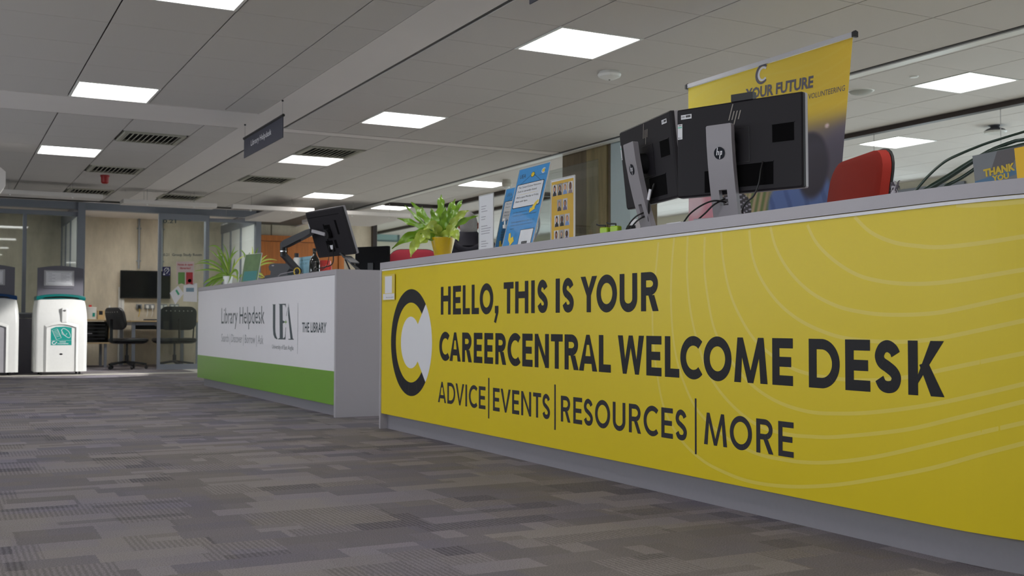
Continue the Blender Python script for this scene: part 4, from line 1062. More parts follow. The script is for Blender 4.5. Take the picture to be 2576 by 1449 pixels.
# printed fabric: colours painted on a fine grid (yellow field fading into a photograph of people)
import math as _m
def mixc(a, b, t): t = max(0, min(1, t)); return tuple(a[i]*(1-t)+b[i]*t for i in range(3))
def sst(a, b, x): t = max(0, min(1, (x-a)/(b-a))); return t*t*(3-2*t)
NU, NV = 190, 300
def bcol(u, z):
    v = (zt-z)/.64                   # distance below the top
    c = mixc((240,216,58), (222,186,52), u)
    # fine pale waves
    wv = sin((v*60+6*sin(u*5)+3*u*u*6)); c = mixc(c, (232,218,120), .12*sst(.75,1,wv))
    photo = mixc((120,106,116), (150,128,92), sst(.3,.9,.5+.5*sin(u*7+v*4)))
    photo = mixc(photo, (92,86,104), sst(.45,.95,u)*sst(.5,.8,v))
    photo = mixc(photo, (196,170,140), sst(.86,1.1,v)*(1-sst(.5,.66,u)))
    # foliage
    photo = mixc(photo, (104,128,74), sst(.8,.95,v)*sst(.40,.46,u)*(1-sst(.56,.60,u))*(.5+.5*sin(u*160+v*20)))
    c = mixc(c, photo, sst(.46,.66,v))
    # warm glow
    def blob(cu, cv, ru, rv, col, cc, soft=.25):
        d = _m.hypot((u-cu)/ru, (v-cv)/rv); return mixc(cc, col, 1-sst(1-soft, 1+soft*.3, d))
    # pink jumper left, striped jumper, face
    c = blob(.09, 1.13, .12, .26, (226,158,176), c); c = blob(.05, 1.05, .08, .14, (236,206,216), c, .5)
    c = blob(.34, .95, .07, .10, (196,142,120), c)
    d = _m.hypot((u-.33)/.13, (v-1.17)/.17)
    if d < 1: c = mixc((58,54,62), (190,186,206), sst(.78,.95,sin(v*150+3*sin(u*30))))
    # blue shirt and long dark hair of the figure on the right
    c = blob(.765, 1.18, .20, .30, (98,124,190), c, .12)
    if _m.hypot((u-.765)/.20, (v-1.18)/.30) < .95: c = mixc(c, (64,86,150), .5*sst(.4,1,sin(u*60+v*9+2*sin(v*14))))
    c = blob(.80, .80, .105, .17, (50,44,58), c, .2); c = blob(.84, .93, .095, .24, (58,52,68), c, .25)
    c = blob(.90, .62, .014, .02, (220,196,196), c, .6)
    return c
vs, fs = [], []
for j in range(NV+1):
    z = zt-.01-(zt-.07)*j/NV
    for i in range(NU+1): vs.append(bmap(i/NU, z))
for j in range(NV):
    for i in range(NU):
        a = j*(NU+1)+i; fs.append((a, a+NU+1, a+NU+2, a+1))
me = bpy.data.meshes.new('fabric'); me.from_pydata(vs, [], fs)
ca = me.color_attributes.new('print', 'FLOAT_COLOR', 'POINT')
for k, v in enumerate(vs):
    c = bcol((k % (NU+1))/NU, v[2]); ca.data[k].color = (lin(c[0]), lin(c[1]), lin(c[2]), 1)
fm = mat('banner_fabric', (.5,.5,.5), .55); nt = fm.node_tree
at = nt.nodes.new('ShaderNodeAttribute'); at.attribute_name = 'print'; nt.links.new(at.outputs['Color'], nt.nodes['Principled BSDF'].inputs['Base Color'])
me.materials.append(fm); fo = bpy.data.objects.new('fabric', me); COL.objects.link(fo); fo.parent = ban
so = fo.modifiers.new('thickness', 'SOLIDIFY'); so.thickness = .001; so.offset = -1
MB().box((-.012,-hwb-.004,zt-.008),(.008,hwb+.004,zt+.014)).build('top_rail', mat('brushed_aluminium', S(200,200,206), .35, .6), ban)
for s_ in (-1, 1):
    mb = MB(); mb.prism([(-.016, s_*(hwb+.004), zt-.012),(-.016, s_*(hwb+.004), zt+.012),(-.004, s_*(hwb+.004), zt+.020),(.012, s_*(hwb+.004), zt+.014),(.012, s_*(hwb+.004), zt-.012)], (0, s_*.014, 0)); mb.build('end_cap', BLK, ban)
MB().bbox((-.06,-hwb,0),(.06,hwb,.07), .01).build('base', SILV, ban); MB().tube([(.02,0,.06),(.02,0,zt)], .008, 8).build('pole', SILV, ban)
def bput(nm, polys, m_, o=.001): return flat(nm, [[bmap(u, z, o) for u, z in q] for q in polys], m_, ban)
def b2(px_, py_):
    p = onX(px_, py_, BX); z = p.z; wr = hwb-inn*(zt-z); return ((tl.y-p.y)/(hwb+wr), z)
SL = mat('slate_blue_print', S(88,84,98), .5)
# wording measured from the photograph
def btext(txt, pl, pr, cap_px, m_, bold=0):
    a, b = b2(*pl), b2(*pr); capz = b2(pl[0], pl[1]-cap_px)[1]-a[1]
    f = textfit(txt, 0, 0, 1, 1, bold)
    bput('lettering', [[(a[0]+(b[0]-a[0])*u, a[1]+(b[1]-a[1])*u+capz*v) for u, v in q] for q in f], m_)
btext('YOUR FUTURE', (1877,251), (2047,219), 25, SL, .035)
btext('S | VOLUNTEERING', (2020,254), (2127,228), 13, SL)
cu, cz = b2(1917, 187)
ku = (b2(1927,185)[0]-b2(1907,189)[0])/20; kz = (b2(1917,167)[1]-b2(1917,187)[1])/20
bput('logo', [[(cu+(u)*ku, cz+v*kz) for u, v in q] for q in ell(2,0,17,25,rad(45),rad(315),6,32)], SL)
bput('logo', [[(cu+(u+2)*ku, cz+v*kz) for u, v in q] for q in ell(2,0,13,18,rad(45),rad(315),5,32)], WHT, .0014)

def swivel_chair(name, label, ztop, fabric, mw=None, loc=None, rz=0, bw=.45, bh=.5, tilt=rad(8), group=None, shell=BLK, perf=False, arms=False):
    """front of the chair faces local -y"""
    t = thing(name, label, 'chair', loc or (0,0,0), rz, group, mw)
    sh = ztop-bh-.12      # seat height
    sl, cl = sin(tilt), cos(tilt)
    def F(x, y, z): zz = z-sh-.12; return (x, .20+y*cl+zz*sl, sh+.12+zz*cl-y*sl)
    def padrings(w, h, r, ys, curve):
        out = []
        for (y, ins) in ys:
            out.append([F(x, y-curve*(1-(2*x/w)**2)*-1*-1+curve*((2*x/w)**2)*-1, sh+.12+h/2+z) for x, z in rrect(w-2*ins, h-2*ins, r, 5)])
        return out
    mb = MB(); mb.loft(padrings(bw, bh, .11, [(-.045,.03),(-.05,.012) if 0 else (-.035,.008),(0,0)], .04)); mb.build('backrest', fabric, t, True)
    mb = MB(); mb.loft(padrings(bw*1.01, bh*1.01, .11, [(.001,0),(.012,0),(.024,.02)], .04)); bs = mb.build('back_shell', shell, t, True)
    # seat cushion
    mb = MB(); mb.loft([[(x, z-.02, sh+dz) for x, z in rrect(bw+.03-2*ins, bw+.01-2*ins, .1, 5)] for dz, ins in ((-.06,.02),(-.045,0),(-.015,0),(0,.02))]); mb.build('seat', fabric, t, True)
    mb = MB(); mb.loft([[(x, z-.02, sh+dz) for x, z in rrect(bw+.02-2*ins, bw-2*ins, .1, 5)] for dz, ins in ((-.085,.05),(-.062,0))]); mb.build('seat_pan', shell, t, True)
    mb = MB(); mb.bar((0,.10,sh-.075),(0,.27,sh-.06),.06,.012); mb.bar((0,.27,sh-.065),F(0,.03,sh+.3),.05,.012,(1,0,0)); mb.build('back_stem', shell, t)
    MB().lathe([(.028,.09),(.028,max(.2,sh*.45)),(.016,max(.2,sh*.45)),(.016,sh-.08)], n=16).build('gas_post', BLK, t, True)
    for k in range(5):
        a_ = 2*pi*k/5+.3; leg = MB().bar((.03*cos(a_),.03*sin(a_),.11),(.29*cos(a_),.29*sin(a_),.075),.045,.03).build('leg', BLK, t)
        MB().lathe([(0,-.012),(.026,-.012),(.026,.012),(0,.012)], n=14).build('castor', BLK, leg)
        c = leg.children[0]; c.matrix_local = Matrix.Translation((.28*cos(a_),.28*sin(a_),.027)) @ Matrix.Rotation(a_, 4, 'Z') @ Matrix.Rotation(pi/2, 4, 'X')
        MB().tube([(.28*cos(a_),.28*sin(a_),.05),(.28*cos(a_),.28*sin(a_),.075)], .006, 6).build('stem', BLK, leg)
    if sh > .6:
        MB().tube([(.21*cos(2*pi*i/32),.21*sin(2*pi*i/32),.26) for i in range(33)], .01, 8).build('foot_ring', CHRM, t, True)
        mb = MB(); mb.tube([(-.21,0,.26),(.21,0,.26)], .008, 6); mb.tube([(0,-.21,.26),(0,.21,.26)], .008, 6); mb.build('foot_ring_spokes', CHRM, t)
    if arms:
        for s_ in (-1, 1): MB().tube([(s_*.2,.05,sh-.06),(s_*.27,.05,sh-.03),(s_*.28,.06,sh+.18),(s_*.27,-.12,sh+.2)], .012, 8).build('armrest', shell, t, True)
    if perf:
        for k in range(7):
            x = (k-3)*bw*.115
            flat('perforation', [[F(x+u, .0262+.04*(1-(2*x/bw)**2)*0-.04*((2*x/bw)**2), sh+.12+bh*.84+v) for u, v in disc(0,0,.009,n=10)]], mat('pale_perforation', S(170,168,160), .6), bs)
    return t
# orange-red chair, its front towards the aisle
R_ = Vector((3.085, 2.896, 0))*1.14; u_ = Vector((.353, .935, 0)); Lp = R_+u_*.56; cc = (R_+Lp)/2
nrm = Vector((-.935, .353, 0))     # towards the aisle
org = cc-nrm*.20*-1*-1
zc_ = rd(2215, 364, 4.56).z
ch = swivel_chair('office_chair', 'orange-red upholstered chair back above the yellow desk beside the banner', zc_+.0, RED, mw=frame((cc.x+nrm.x*.22, cc.y+nrm.y*.22, 0), -1*u_), bw=.56, bh=.6, tilt=rad(8))
p = rd(1034, 640, 9.3)
ch2 = swivel_chair('office_chair', 'crimson upholstered chair back behind the potted fern', rd(1034, 623.5, 9.3).z, CRIM, mw=frame((p.x, p.y, 0), (.885,-.465,0)), bw=.44, bh=.5)

# ================================================================== ON THE LIBRARY DESK
def spider(label, px_, py_top, d0, pot_r, tips, pot=True, seed=3, base_cup=None):
    p = rd(px_, py_top, d0); t = thing('spider_plant', label, 'plant', (p.x, p.y, HT))
    zt = p.z-HT
    MB().lathe([(0,.001),(pot_r*.72,.001),(pot_r,zt-.01),(pot_r,zt),(pot_r*.9,zt),(pot_r*.88,zt-.012),(0,zt-.014)], n=28).build('pot', mat('white_glaze', S(236,240,240), .25), t, True)
    MB().lathe([(pot_r*.87,zt-.013),(pot_r*.4,zt-.006),(0,zt-.005)], n=18).build('soil', mat('dark_soil', (0,0,0)), t)
    random.seed(seed)
    for k, (c_, tp, w_, pale) in enumerate(tips):
        dd = random.uniform(-.12, .12)
        B_ = rd(px_+random.uniform(-6,6), py_top, d0); C_ = rd(c_[0], c_[1], d0+dd*.5); T_ = rd(tp[0], tp[1], d0+dd)
        blade(t, B_, C_, T_, w_*d0/FPX, GRNP if pale else GRNL, wave=0, nseg=12, fold=.35)
    return t
tipsA = [((560,600),(523,622),2.2,0),((540,640),(497,660),2.4,0),((530,650),(490,665),2.0,0),((545,670),(490,682),2.4,0),((545,690),(500,740),3.6,0),((530,700),(497,756),2.4,0),((560,660),(545,625),3.2,0),((560,650),(525,627),2.0,0),((575,640),(600,630),2.4,0),((585,650),(560,612),2,0),((600,640),(618,645),1.6,1),((595,665),(600,690),2,0),((600,660),(597,712),2.4,0),((590,690),(600,705),3,1),((550,700),(530,722),3,0),((540,690),(510,715),3.4,0),((555,710),(545,716),2,0),((566,650),(565,632),2,1),((560,680),(535,700),3,0),((570,640),(553,637),2.6,0),((575,650),(592,618),2,0),((540,665),(525,672),1.6,1),((590,680),(572,715),1.8,0),((560,690),(555,718),1.8,1),((590,670),(590,650),2,0),((556,672),(558,640),3,0)]
spider('trailing spider plant in a white pot at the far left of the white desk', 573, 695, 12.6, .055, tipsA, seed=5)
tipsB = [((640,640),(650,622),2.2,0),((650,655),(672,642),2.4,1),((655,640),(697,655),2.2,1),((650,655),(690,662),2.4,1),((640,650),(634,620),2.6,1),((625,660),(612,640),2,0),((620,630),(602,628),1.8,0),((640,680),(662,690),2,1),((645,675),(668,700),2.2,1),((640,690),(670,702),1.8,1),((630,660),(640,640),3.0,0),((612,680),(600,702),2.4,0),((640,670),(652,650),3,0),((622,650),(628,635),2.4,0),((640,690),(655,695),2,0)]
spider('second spider plant behind the leaning leaflet stand on the white desk', 628, 700, 11.9, .06, tipsB, seed=9)
p0, p1 = rd(610, 706, 11.3), rd(622, 703, 11.1)
t, F, w, h = holder('leaflet_stand', 'leaning clear stand with green leaflet between the spider plants', (p0.x-.02, p0.y), (p0.x+.06, p0.y-.35), rd(640,636,11.1).z-HT, rad(10), mat('green_leaflet', S(120,146,104), .5, var=.3, scale=12))
printon(t, F, 'print', [rect(w*.1,h*.1,w*.9,h*.42)], mat('teal_leaflet', S(86,150,150), .5))
p = rd(633, 700, 11.2)
t = thing('tape_dispenser', 'black round tape dispenser with white end beside the leaflet stand', 'dispenser', (p.x+.06, p.y-.30, HT))
MB().loft([[(.06*cos(pi*j/12), y, .052*sin(pi*j/12)+.001) for j in range(13)] for y in (-.03,.03)]).build('body', BLK, t); MB().box((.045,-.034,.0),(.075,.034,.05)).build('end_piece', WHTP, t)
# label / receipt printer style black machine
DG2 = mat('charcoal_plastic', S(46,46,52), .4)
p = rd(703, 690, 9.9)
t = thing('label_printer', 'charcoal receipt printer with rounded top at the foot of the monitor arm', 'printer', mw=frame((p.x, p.y, HT), (.75,-.66,0)))
k = 9.9/FPX
MB().loft([[(x*k, y, z*k) for x, z in ((-31,0),(38,0),(38,6),(30,9),(-20,9),(-31,7))] for y in (-.07,.1)]).build('base', DG2, t)
MB().loft([[(x*k, y, z*k) for x, z in ((-17,9),(30,9),(28,16),(34,24),(34,32),(28,37),(-8,38),(-18,36),(-22,30),(-20,22),(-16,18))] for y in (-.06,.09)]).build('head', DG2, t)
MB().box((-13*k,-.062,31*k),(-7*k,-.0605,34*k)).build('badge', SILV, t); MB().box((-6*k,-.0615,9*k),(26*k,-.0605,10*k)).build('paper_slot', BLK, t)
tag(MB().tube([rd(700,695,9.7),rd(705,690,9.65),rd(722,686,9.6),rd(738,683,9.6)], .004, 8).build('pen_cable', SILV), 'grey cable lying in front of the receipt printer', 'cable')
# arm-mounted monitor
l0, r0 = rd(769.6,535.7,9.05), rd(861,519.7,8.6); b0_, b1_ = rd(797.4,649.5,9.15), rd(888.5,639.7,8.7)
ux = (r0-l0); vz = (l0-b0_+r0-b1_)/2; wM = ux.length; hM = vz.length
t = thing('computer_monitor', 'tilted black monitor held on an articulated arm above the white desk', 'monitor', (0,0,0))
MM = frame((l0+r0+b0_+b1_)/4, ux, vz)
def mp_(x, y, z): return MM @ Vector((x, y, z))
mb = MB(); mb.loft([[mp_(x, y, z) for x, z in rrect(wM-2*i_, hM-2*i_, .012, 3)] for y, i_ in ((.0,.01),(.006,0),(.022,0))]); mb.build('back_shell', SHELL, t)
mb = MB(); mb.loft([[mp_(x, y, z) for x, z in rrect(wM+.004, hM+.004, .012, 3)] for y in (.022,.040)]); mb.build('bezel', SILV, t)
mb = MB(); mb.add([mp_(x, y, z) for y in (.0402,.041) for x, z in rect(-wM/2+.012,-hM/2+.02,wM/2-.012,hM/2-.012)], [(0,1,2,3),(7,6,5,4)]); mb.build('screen', BLKG, t)
RB = MATS['recess_shade']  # flat patches, recess shade put into their colour
for (x0,x1,z0,z1) in ((-.09,.02,-.155,-.06),(.04,.08,-.13,-.06),(.13,.16,-.02,.10),(-.045,.045,-.04,.07),(-wM/2+.03,wM/2-.06,hM/2-.052,hM/2-.048),(-.06,-.04,-.07,.08)):
    flat('recess', [[mp_(x, -.001, z) for x, z in rect(x0,z0,x1,z1)]], RB, t)
flat('label', [[mp_(x, -.0016, z) for x, z in rect(-.045,-.135,.0,-.10)]], WHT, t)
flat('sticker', [[mp_(x, -.0016, z) for x, z in rect(-wM/2+.004,.04,-wM/2+.016,.10)]], WHT, t)
# arm
arm = t
hubp = mp_(0,-.035,.0); e2 = rd(786, 581, 8.95); e1 = rd(712, 617, 9.25); bs = rd(738, 668, 9.35)
ft = Vector((bs.x+.04, bs.y-.02, HT+.001))
mb = MB(); mb.loft([[hubp+(MM.to_3x3()@Vector((.04*cos(a_), yy_, .04*sin(a_)))) for a_ in [2*pi*j/20 for j in range(20)]] for yy_ in (0,.032)]); mb.build('mount_plate', BLK, arm)
MB().bar(e2, hubp, .022, .026).build('tilt_joint', SILV, arm)
mb = MB(); d_ = (e2-e1)
mb.loft([[e1+d_*f+Vector((ox, 0, oz)) for ox, oz in ((-.022,-hz),(.022,-hz),(.022,hz),(-.022,hz))] for f, hz in ((0,.022),(.12,.032),(.85,.026),(1,.018))]); mb.build('upper_arm', DG2, arm)
MB().tube([e1+d_*.12-Vector((0,0,.03)), e1+d_*.35-Vector((0,0,.035)), e1+d_*.6-Vector((0,0,.026))], .008, 8).build('cable_clip', BLK, arm)
MB().tube([e1+Vector((0,0,.02)), e1-Vector((0,0,.045))], .026, 16).build('elbow', BLK, arm, True); MB().tube([e1-Vector((0,0,.047)), e1-Vector((0,0,.056))], .027, 16).build('collar', CHRM, arm)
e0 = e1-Vector((0,0,.075)); MB().tube([e1-Vector((0,0,.056)), e0-Vector((0,0,.02))], .024, 16).build('lower_elbow', BLK, arm, True)
MB().bar(e0, Vector((ft.x, ft.y, HT+.045)), .04, .045).build('lower_arm', DG2, arm)
MB().lathe([(.0,0),(.05,0),(.05,.02),(.028,.03),(.026,.06),(0,.062)], (ft.x, ft.y, HT+.001), 24).build('clamp', BLK, arm, True)
cable('monitor_cable', 'black cable hanging from the arm-mounted monitor', [mp_(.03,-.01,-.09), mp_(.03,-.03,-.15), rd(835,665,8.95), rd(800,676,9.1), Vector((rd(770,680,9.2).x, rd(770,680,9.2).y, HT+.006))], .005)
cable('monitor_cable', 'thin black cable dropping behind the bottle from the tilted monitor', [mp_(-.05,-.01,-.09), mp_(-.055,-.02,-.16), rd(822,668,9.0), rd(808,680,9.1)], .003)
# yellow tag loop
p = rd(747, 684, 9.2); tag(MB().tube([Vector((p.x+.025*cos(a_)*.885, p.y-.025*cos(a_)*.465, HT+.032+.03*sin(a_))) for a_ in [2*pi*j/24 for j in range(25)]], .004, 8).build('key_loop', mat('yellow_strap', S(222,190,40), .5), None, True), 'yellow strap loop at the foot of the monitor arm', 'strap')
# dark bottle, small bottle, red tub, blue notice, stand
p = rd(791, 690, 9.5); k = 9.5/FPX; t = thing('bottle', 'dark glossy bottle standing behind the tilted monitor', 'bottle', (p.x, p.y, HT))
zt = rd(790, 625, 9.5).z-HT
MB().lathe([(0,.001),(13*k,.002),(13*k,zt*.52),(11*k,zt*.64),(4.5*k,zt*.78),(4.2*k,zt*.93)], n=24).build('body', mat('dark_bottle_glass', S(14,16,16), .08, coat=1), t, True)
MB().lathe([(5*k,zt*.90),(5*k,zt),(0,zt)], n=16).build('cap', BLK, t)
p = rd(746, 672, 10.2); k = 10.2/FPX; t = thing('marker_pot', 'small black capped white bottle behind the monitor arm', 'bottle', (p.x, p.y, HT)); zt = rd(746, 637, 10.2).z-HT
MB().lathe([(0,.001),(8*k,.001),(8*k,zt*.8),(6*k,zt*.84)], n=18).build('body', WHTP, t, True); MB().lathe([(5.5*k,zt*.82),(5.5*k,zt),(0,zt)], n=16).build('cap', BLK, t)
p = rd(818, 660, 10.3); k = 10.3/FPX; t = thing('wipes_tub', 'red plastic tub with pale lettering below the tilted monitor', 'tub', (p.x, p.y, HT)); zt = rd(818, 655, 10.3).z-HT
MB().lathe([(0,.001),(16*k,.001),(17*k,zt*.7),(15*k,zt*.76),(13*k,zt*.85)], n=24).build('body', mat('red_plastic', S(206,58,52), .3), t, True); MB().lathe([(14.5*k,zt*.78),(14.5*k,zt*.97),(13*k,zt),(0,zt)], n=24).build('lid', MATS['red_plastic'], t, True)
MB().lathe([(17.2*k,zt*.36),(17.3*k,zt*.44)], n=24).build('label_band', mat('pink_print', S(230,150,150), .5), t)
b0, b1 = rd(738, 690, 10.4), rd(789, 690, 10.0); hN = rd(738, 649, 10.4).z-HT
t, F, w, h = holder('notice_sign', 'pale blue text notice behind the dark bottle on the white desk', (b0.x, b0.y), (b1.x, b1.y), hN, 0, mat('pale_blue_paper', S(150,196,214), .6), clear=False, foot=False)
printon(t, F, 'lettering', textfit('during the weekdays', w*.05, h*.82, w*.9, h*.08)+textfit('8.20 or 8.30?', w*.10, h*.66, w*.6, h*.09), mat('blue_grey_print', S(96,130,146), .5), .001)
MB().box((-w/2,-.002,-.0),(w/2,.03,.006)).build('foot', CLEAR, t)
# large black monitor back and laptop stand behind the desk end
l0, r0 = rd(893, 622, 9.55), rd(976, 624, 9.35)
t = thing('computer_monitor', 'large dark monitor low behind the right end of the white desk', 'monitor', mw=frame(((l0.x+r0.x)/2, (l0.y+r0.y)/2, HT), Vector((r0.x-l0.x, r0.y-l0.y, 0))))
w = (Vector((r0.x,r0.y))-Vector((l0.x,l0.y))).length; ht = l0.z-HT
MB().loft([[(x, y, z+ht/2+.01) for x, z in rrect(w-2*i_, ht-.02-2*i_, .01, 3)] for y, i_ in ((0,.004),(.005,0),(.03,0))]).build('back_shell', mat('matte_black', S(16,17,20), .8, spec=.2), t)
MB().box((-.1,-.05,0),(.1,.09,.008)).build('foot_plate', BLK, t); MB().box((-.03,-.012,.004),(.03,0,.12)).build('stand', BLK, t)
t = thing('laptop_stand', 'black folding laptop stand with silver struts beside the low dark monitor', 'stand', (0,0,0))
a_, b_, c_ = rd(858, 637, 8.6), rd(905, 672, 8.55), rd(882, 676, 8.6)
b_.z = HT+.006; c_.z = HT+.006
MB().bar(a_, b_, .05, .010).build('support_plate', BLK, t); MB().bar(rd(868,652,8.58), c_, .012, .01).build('strut', CHRM, t)
cc_ = rd(893, 662, 8.57); MB().bar(rd(872,645,8.62), cc_, .10, .012).build('cradle', DG2, t)

# ================================================================== PERSON
def skinmesh(name, verts, edges, radii, m_, parent, root=0, sub=2):
    me = bpy.data.meshes.new(name); me.from_pydata([tuple(v) for v in verts], edges, []); me.materials.append(m_)
    o = bpy.data.objects.new(name, me); COL.objects.link(o)
    sk = o.modifiers.new('skin', 'SKIN'); sk.use_smooth_shade = True; sk.branch_smoothing = .4
    for i, r in enumerate(radii):
        me.skin_vertices[0].data[i].radius = r if isinstance(r, tuple) else (r, r)
        me.skin_vertices[0].data[i].use_root = (i == root)
    s = o.modifiers.new('sub', 'SUBSURF'); s.levels = sub; s.render_levels = sub
    dg = bpy.context.evaluated_depsgraph_get(); me2 = bpy.data.meshes.new_from_object(o.evaluated_get(dg))
    o.modifiers.clear(); old = o.data; o.data = me2; bpy.data.meshes.remove(old); me2.name = name
    o.parent = parent; return o
hd = rd(1179, 568, 9.2)        # middle of the head
per = thing('person', 'man with short grey hair seen from behind in a dark hooded jacket', 'person', mw=frame((hd.x, hd.y, 0), (.885,-.465,0)))
H = hd.z+.115                  # standing height
JK = mat('dark_jacket_cloth', S(44,42,52), .85, var=.08, scale=80, bump=.3); TR = mat('dark_trousers', S(38,40,48), .85)
s = hd.z/1.575
def q(x, y, z): return (x*s, y*s, z*s)
# one continuous body: pelvis, spine, neck, arms, legs
bv = [q(0,0,.95),q(0,.01,1.10),q(0,-.02,1.28),q(0,-.03,1.42),q(0,.0,1.50),
      q(.17,-.02,1.42),q(.225,-.01,1.28),q(.25,.0,1.12),q(.25,.05,.98),q(.245,.08,.88),
      q(-.17,-.02,1.42),q(-.225,-.01,1.28),q(-.25,.0,1.12),q(-.25,.05,.98),q(-.245,.08,.88),
      q(.09,0,.90),q(.10,.01,.70),q(.10,.0,.50),q(.10,-.01,.28),q(.10,-.01,.09),
      q(-.09,0,.90),q(-.10,.01,.70),q(-.10,.0,.50),q(-.10,-.01,.28),q(-.10,-.01,.09)]
be = [(0,1),(1,2),(2,3),(3,4),(3,5),(5,6),(6,7),(7,8),(8,9),(3,10),(10,11),(11,12),(12,13),(13,14),(0,15),(15,16),(16,17),(17,18),(18,19),(0,20),(20,21),(21,22),(22,23),(23,24)]
br = [(.15,.11),(.155,.115),(.17,.12),(.14,.10),(.07,.07),(.085,.085),(.068,.068),(.056,.056),(.046,.046),(.036,.036),(.085,.085),(.068,.068),(.056,.056),(.046,.046),(.036,.036),(.10,.10),(.09,.09),(.065,.065),(.058,.058),(.05,.05),(.10,.10),(.09,.09),(.065,.065),(.058,.058),(.05,.05)]
body = skinmesh('body', bv, be, [(a*s, b*s) for a, b in br], JK, per)
body.data.materials.append(TR)
for pl in body.data.polygons:
    if pl.center.z < .90*s: pl.material_index = 1
# head with neck, facing away from us (+y)
hz = 1.575*s
hv, hf = [], []
def headr(th, ph):
    # th: polar from top, ph: azimuth (0 = +x, 90deg = +y front)
    x = .076*sin(th)*cos(ph); y = .098*sin(th)*sin(ph); z = .118*cos(th)
    if sin(ph) > 0: x *= 1-.12*max(0, -cos(th)); 
    if z < -.05 and sin(ph) < 0: y *= 1-.35*min(1, (-.05-z)/.07)      # nape
    if sin(ph) > .6: y += .006*math.exp(-((z+.02)/.03)**2)
    return (x*s, (y+.005)*s, z*s+hz)
n1, n2 = 22, 30
for i in range(n1+1):
    for j in range(n2): hv.append(headr(pi*i/n1, 2*pi*j/n2))
for i in range(n1):
    for j in range(n2): hf.append((i*n2+j, (i+1)*n2+j, (i+1)*n2+(j+1) % n2, i*n2+(j+1) % n2))
m_ = MB(); m_.add(hv, hf); m_.tube([(0,-.01*s,hz-.02*s),(0,-.022*s,hz-.10*s),(0,-.03*s,hz-.17*s)], .054*s, 18, .060*s)
# nose, lips
m_.add([(-.012*s,.100*s,hz+.015*s),(.012*s,.100*s,hz+.015*s),(.016*s,.100*s,hz-.03*s),(-.016*s,.100*s,hz-.03*s),(0,.128*s,hz-.025*s)], [(0,1,4),(1,2,4),(2,3,4),(3,0,4)])
m_.tube([(-.022*s,.094*s,hz-.055*s),(0,.103*s,hz-.053*s),(.022*s,.094*s,hz-.055*s)], .005*s, 8)
m_.build('head', SKIN, per, True)
for sx in (-1, 1):
    e = MB(); e.lathe([(0,-.012),(.009,-.008),(.012,0),(.009,.008),(0,.012)], (0,0,0), 14); o = e.build('eye', WHTP, per, True); o.location = (sx*.030*s, .088*s, hz+.012*s)
    # ear: cupped rim
    r_ = MB(); pts = [(sx*(.074+.014*(k in (2,3,4,5,6)))*s, (-.004-.020*sin(pi*k/8))*s, hz+(.032-.066*k/8)*s) for k in range(9)]
    r_.tube(pts, .0055*s, 8); r_.prism([p_ for p_ in pts], (sx*-.004, .006, 0)); r_.build('ear', mat('ear_skin', S(206,122,104), .55), per, True)
# short cropped grey hair as a cap following the skull
hc = MB(); rows = []
for i in range(15):
    rows.append([])
    for j in range(28):
        ph = 2*pi*j/28
        lim = .80 if sin(ph) < .1 else (.36 if sin(ph) > .7 else .36+(.7-sin(ph))/.6*.3)
        t2 = min(pi*.80*i/14, pi*lim+.02)
        a_ = headr(t2, ph); c0 = Vector((0, .005*s, hz)); d_ = (Vector(a_)-c0); rows[-1].append(tuple(c0+d_*1.055+Vector((random.uniform(-.0008,.0008), random.uniform(-.0008,.0008), 0))))
hc.loft(rows); HG = mat('grey_hair', S(150,146,146), .9, var=.35, scale=220, bump=.8); hc.build('hair', HG, per, True)
# folded hood and collar
cv = MB(); cv.loft([[(x*s, y*s, (z+.005)*s) for x, y, z in [(.085*cos(a_)*k1, -.028+.07*sin(a_)*k1, 1.47+dz+.012*sin(a_)) for a_ in [2*pi*j/24 for j in range(24)]]] for k1, dz in ((.74,.035),(.86,.05),(1.02,.035),(1.15,.0),(1.35,-.035),(1.6,-.07))], cap=False); cv.build('collar', JK, per, True)
hd_ = MB(); rows = []
for i in range(9):
    f = i/8; a_ = -.15*pi-f*.7*pi
    rows.append([((.17*cos(a_)+r_*.8*cos(a_)*cos(b_))*s, (-.07+.10*sin(a_)*.55-.03*cos(b_)*r_/.03)*s, (1.465-.11*sin(f*pi)+r_*sin(b_))*s) for b_, r_ in [(2*pi*k/10, .028) for k in range(10)]])
hd_.loft(rows); hd_.build('hood', JK, per, True)
# hands with five fingers
for sx in (-1, 1):
    wr_ = Vector(q(sx*.245,.085,.87)); V_ = [wr_, wr_+Vector((0,.004,-.05))*s, wr_+Vector((0,.012,-.09))*s]; E_ = [(0,1),(1,2)]; R__ = [.026*s,(.034*s,.018*s),(.036*s,.016*s)]
    for k, (dy, L) in enumerate(((-.028,.062),(-.010,.075),(.010,.080),(.028,.072))):
        b_ = len(V_); base = wr_+Vector((0,.008+dy,-.088))*s
        V_ += [base, base+Vector((-sx*.004,.002,-L*.5))*s, base+Vector((-sx*.014,.006,-L))*s]; E_ += [(2,b_),(b_,b_+1),(b_+1,b_+2)]; R__ += [.010*s,.009*s,.0075*s]
    b_ = len(V_); V_ += [wr_+Vector((-sx*.01,.034,-.045))*s, wr_+Vector((-sx*.016,.05,-.075))*s, wr_+Vector((-sx*.018,.054,-.10))*s]; E_ += [(1,b_),(b_,b_+1),(b_+1,b_+2)]; R__ += [.013*s,.011*s,.009*s]
    skinmesh('hand', V_, E_, R__, SKIN, per, 0, 2)
    # shoe
    sh_ = MB(); sh_.loft([[(sx*.10*s+x*s*w_, y*s, z*s) for x, z in ((-.04,.002),(.04,.002),(.042,.03),(.03,hh2),(-.03,hh2),(-.042,.03))] for y, w_, hh2 in ((-.09,.8,.08),(-.03,1,.10),(.05,1.02,.075),(.13,1.05,.05),(.18,.7,.035))]); sh_.build('shoe', BLK, per, True)

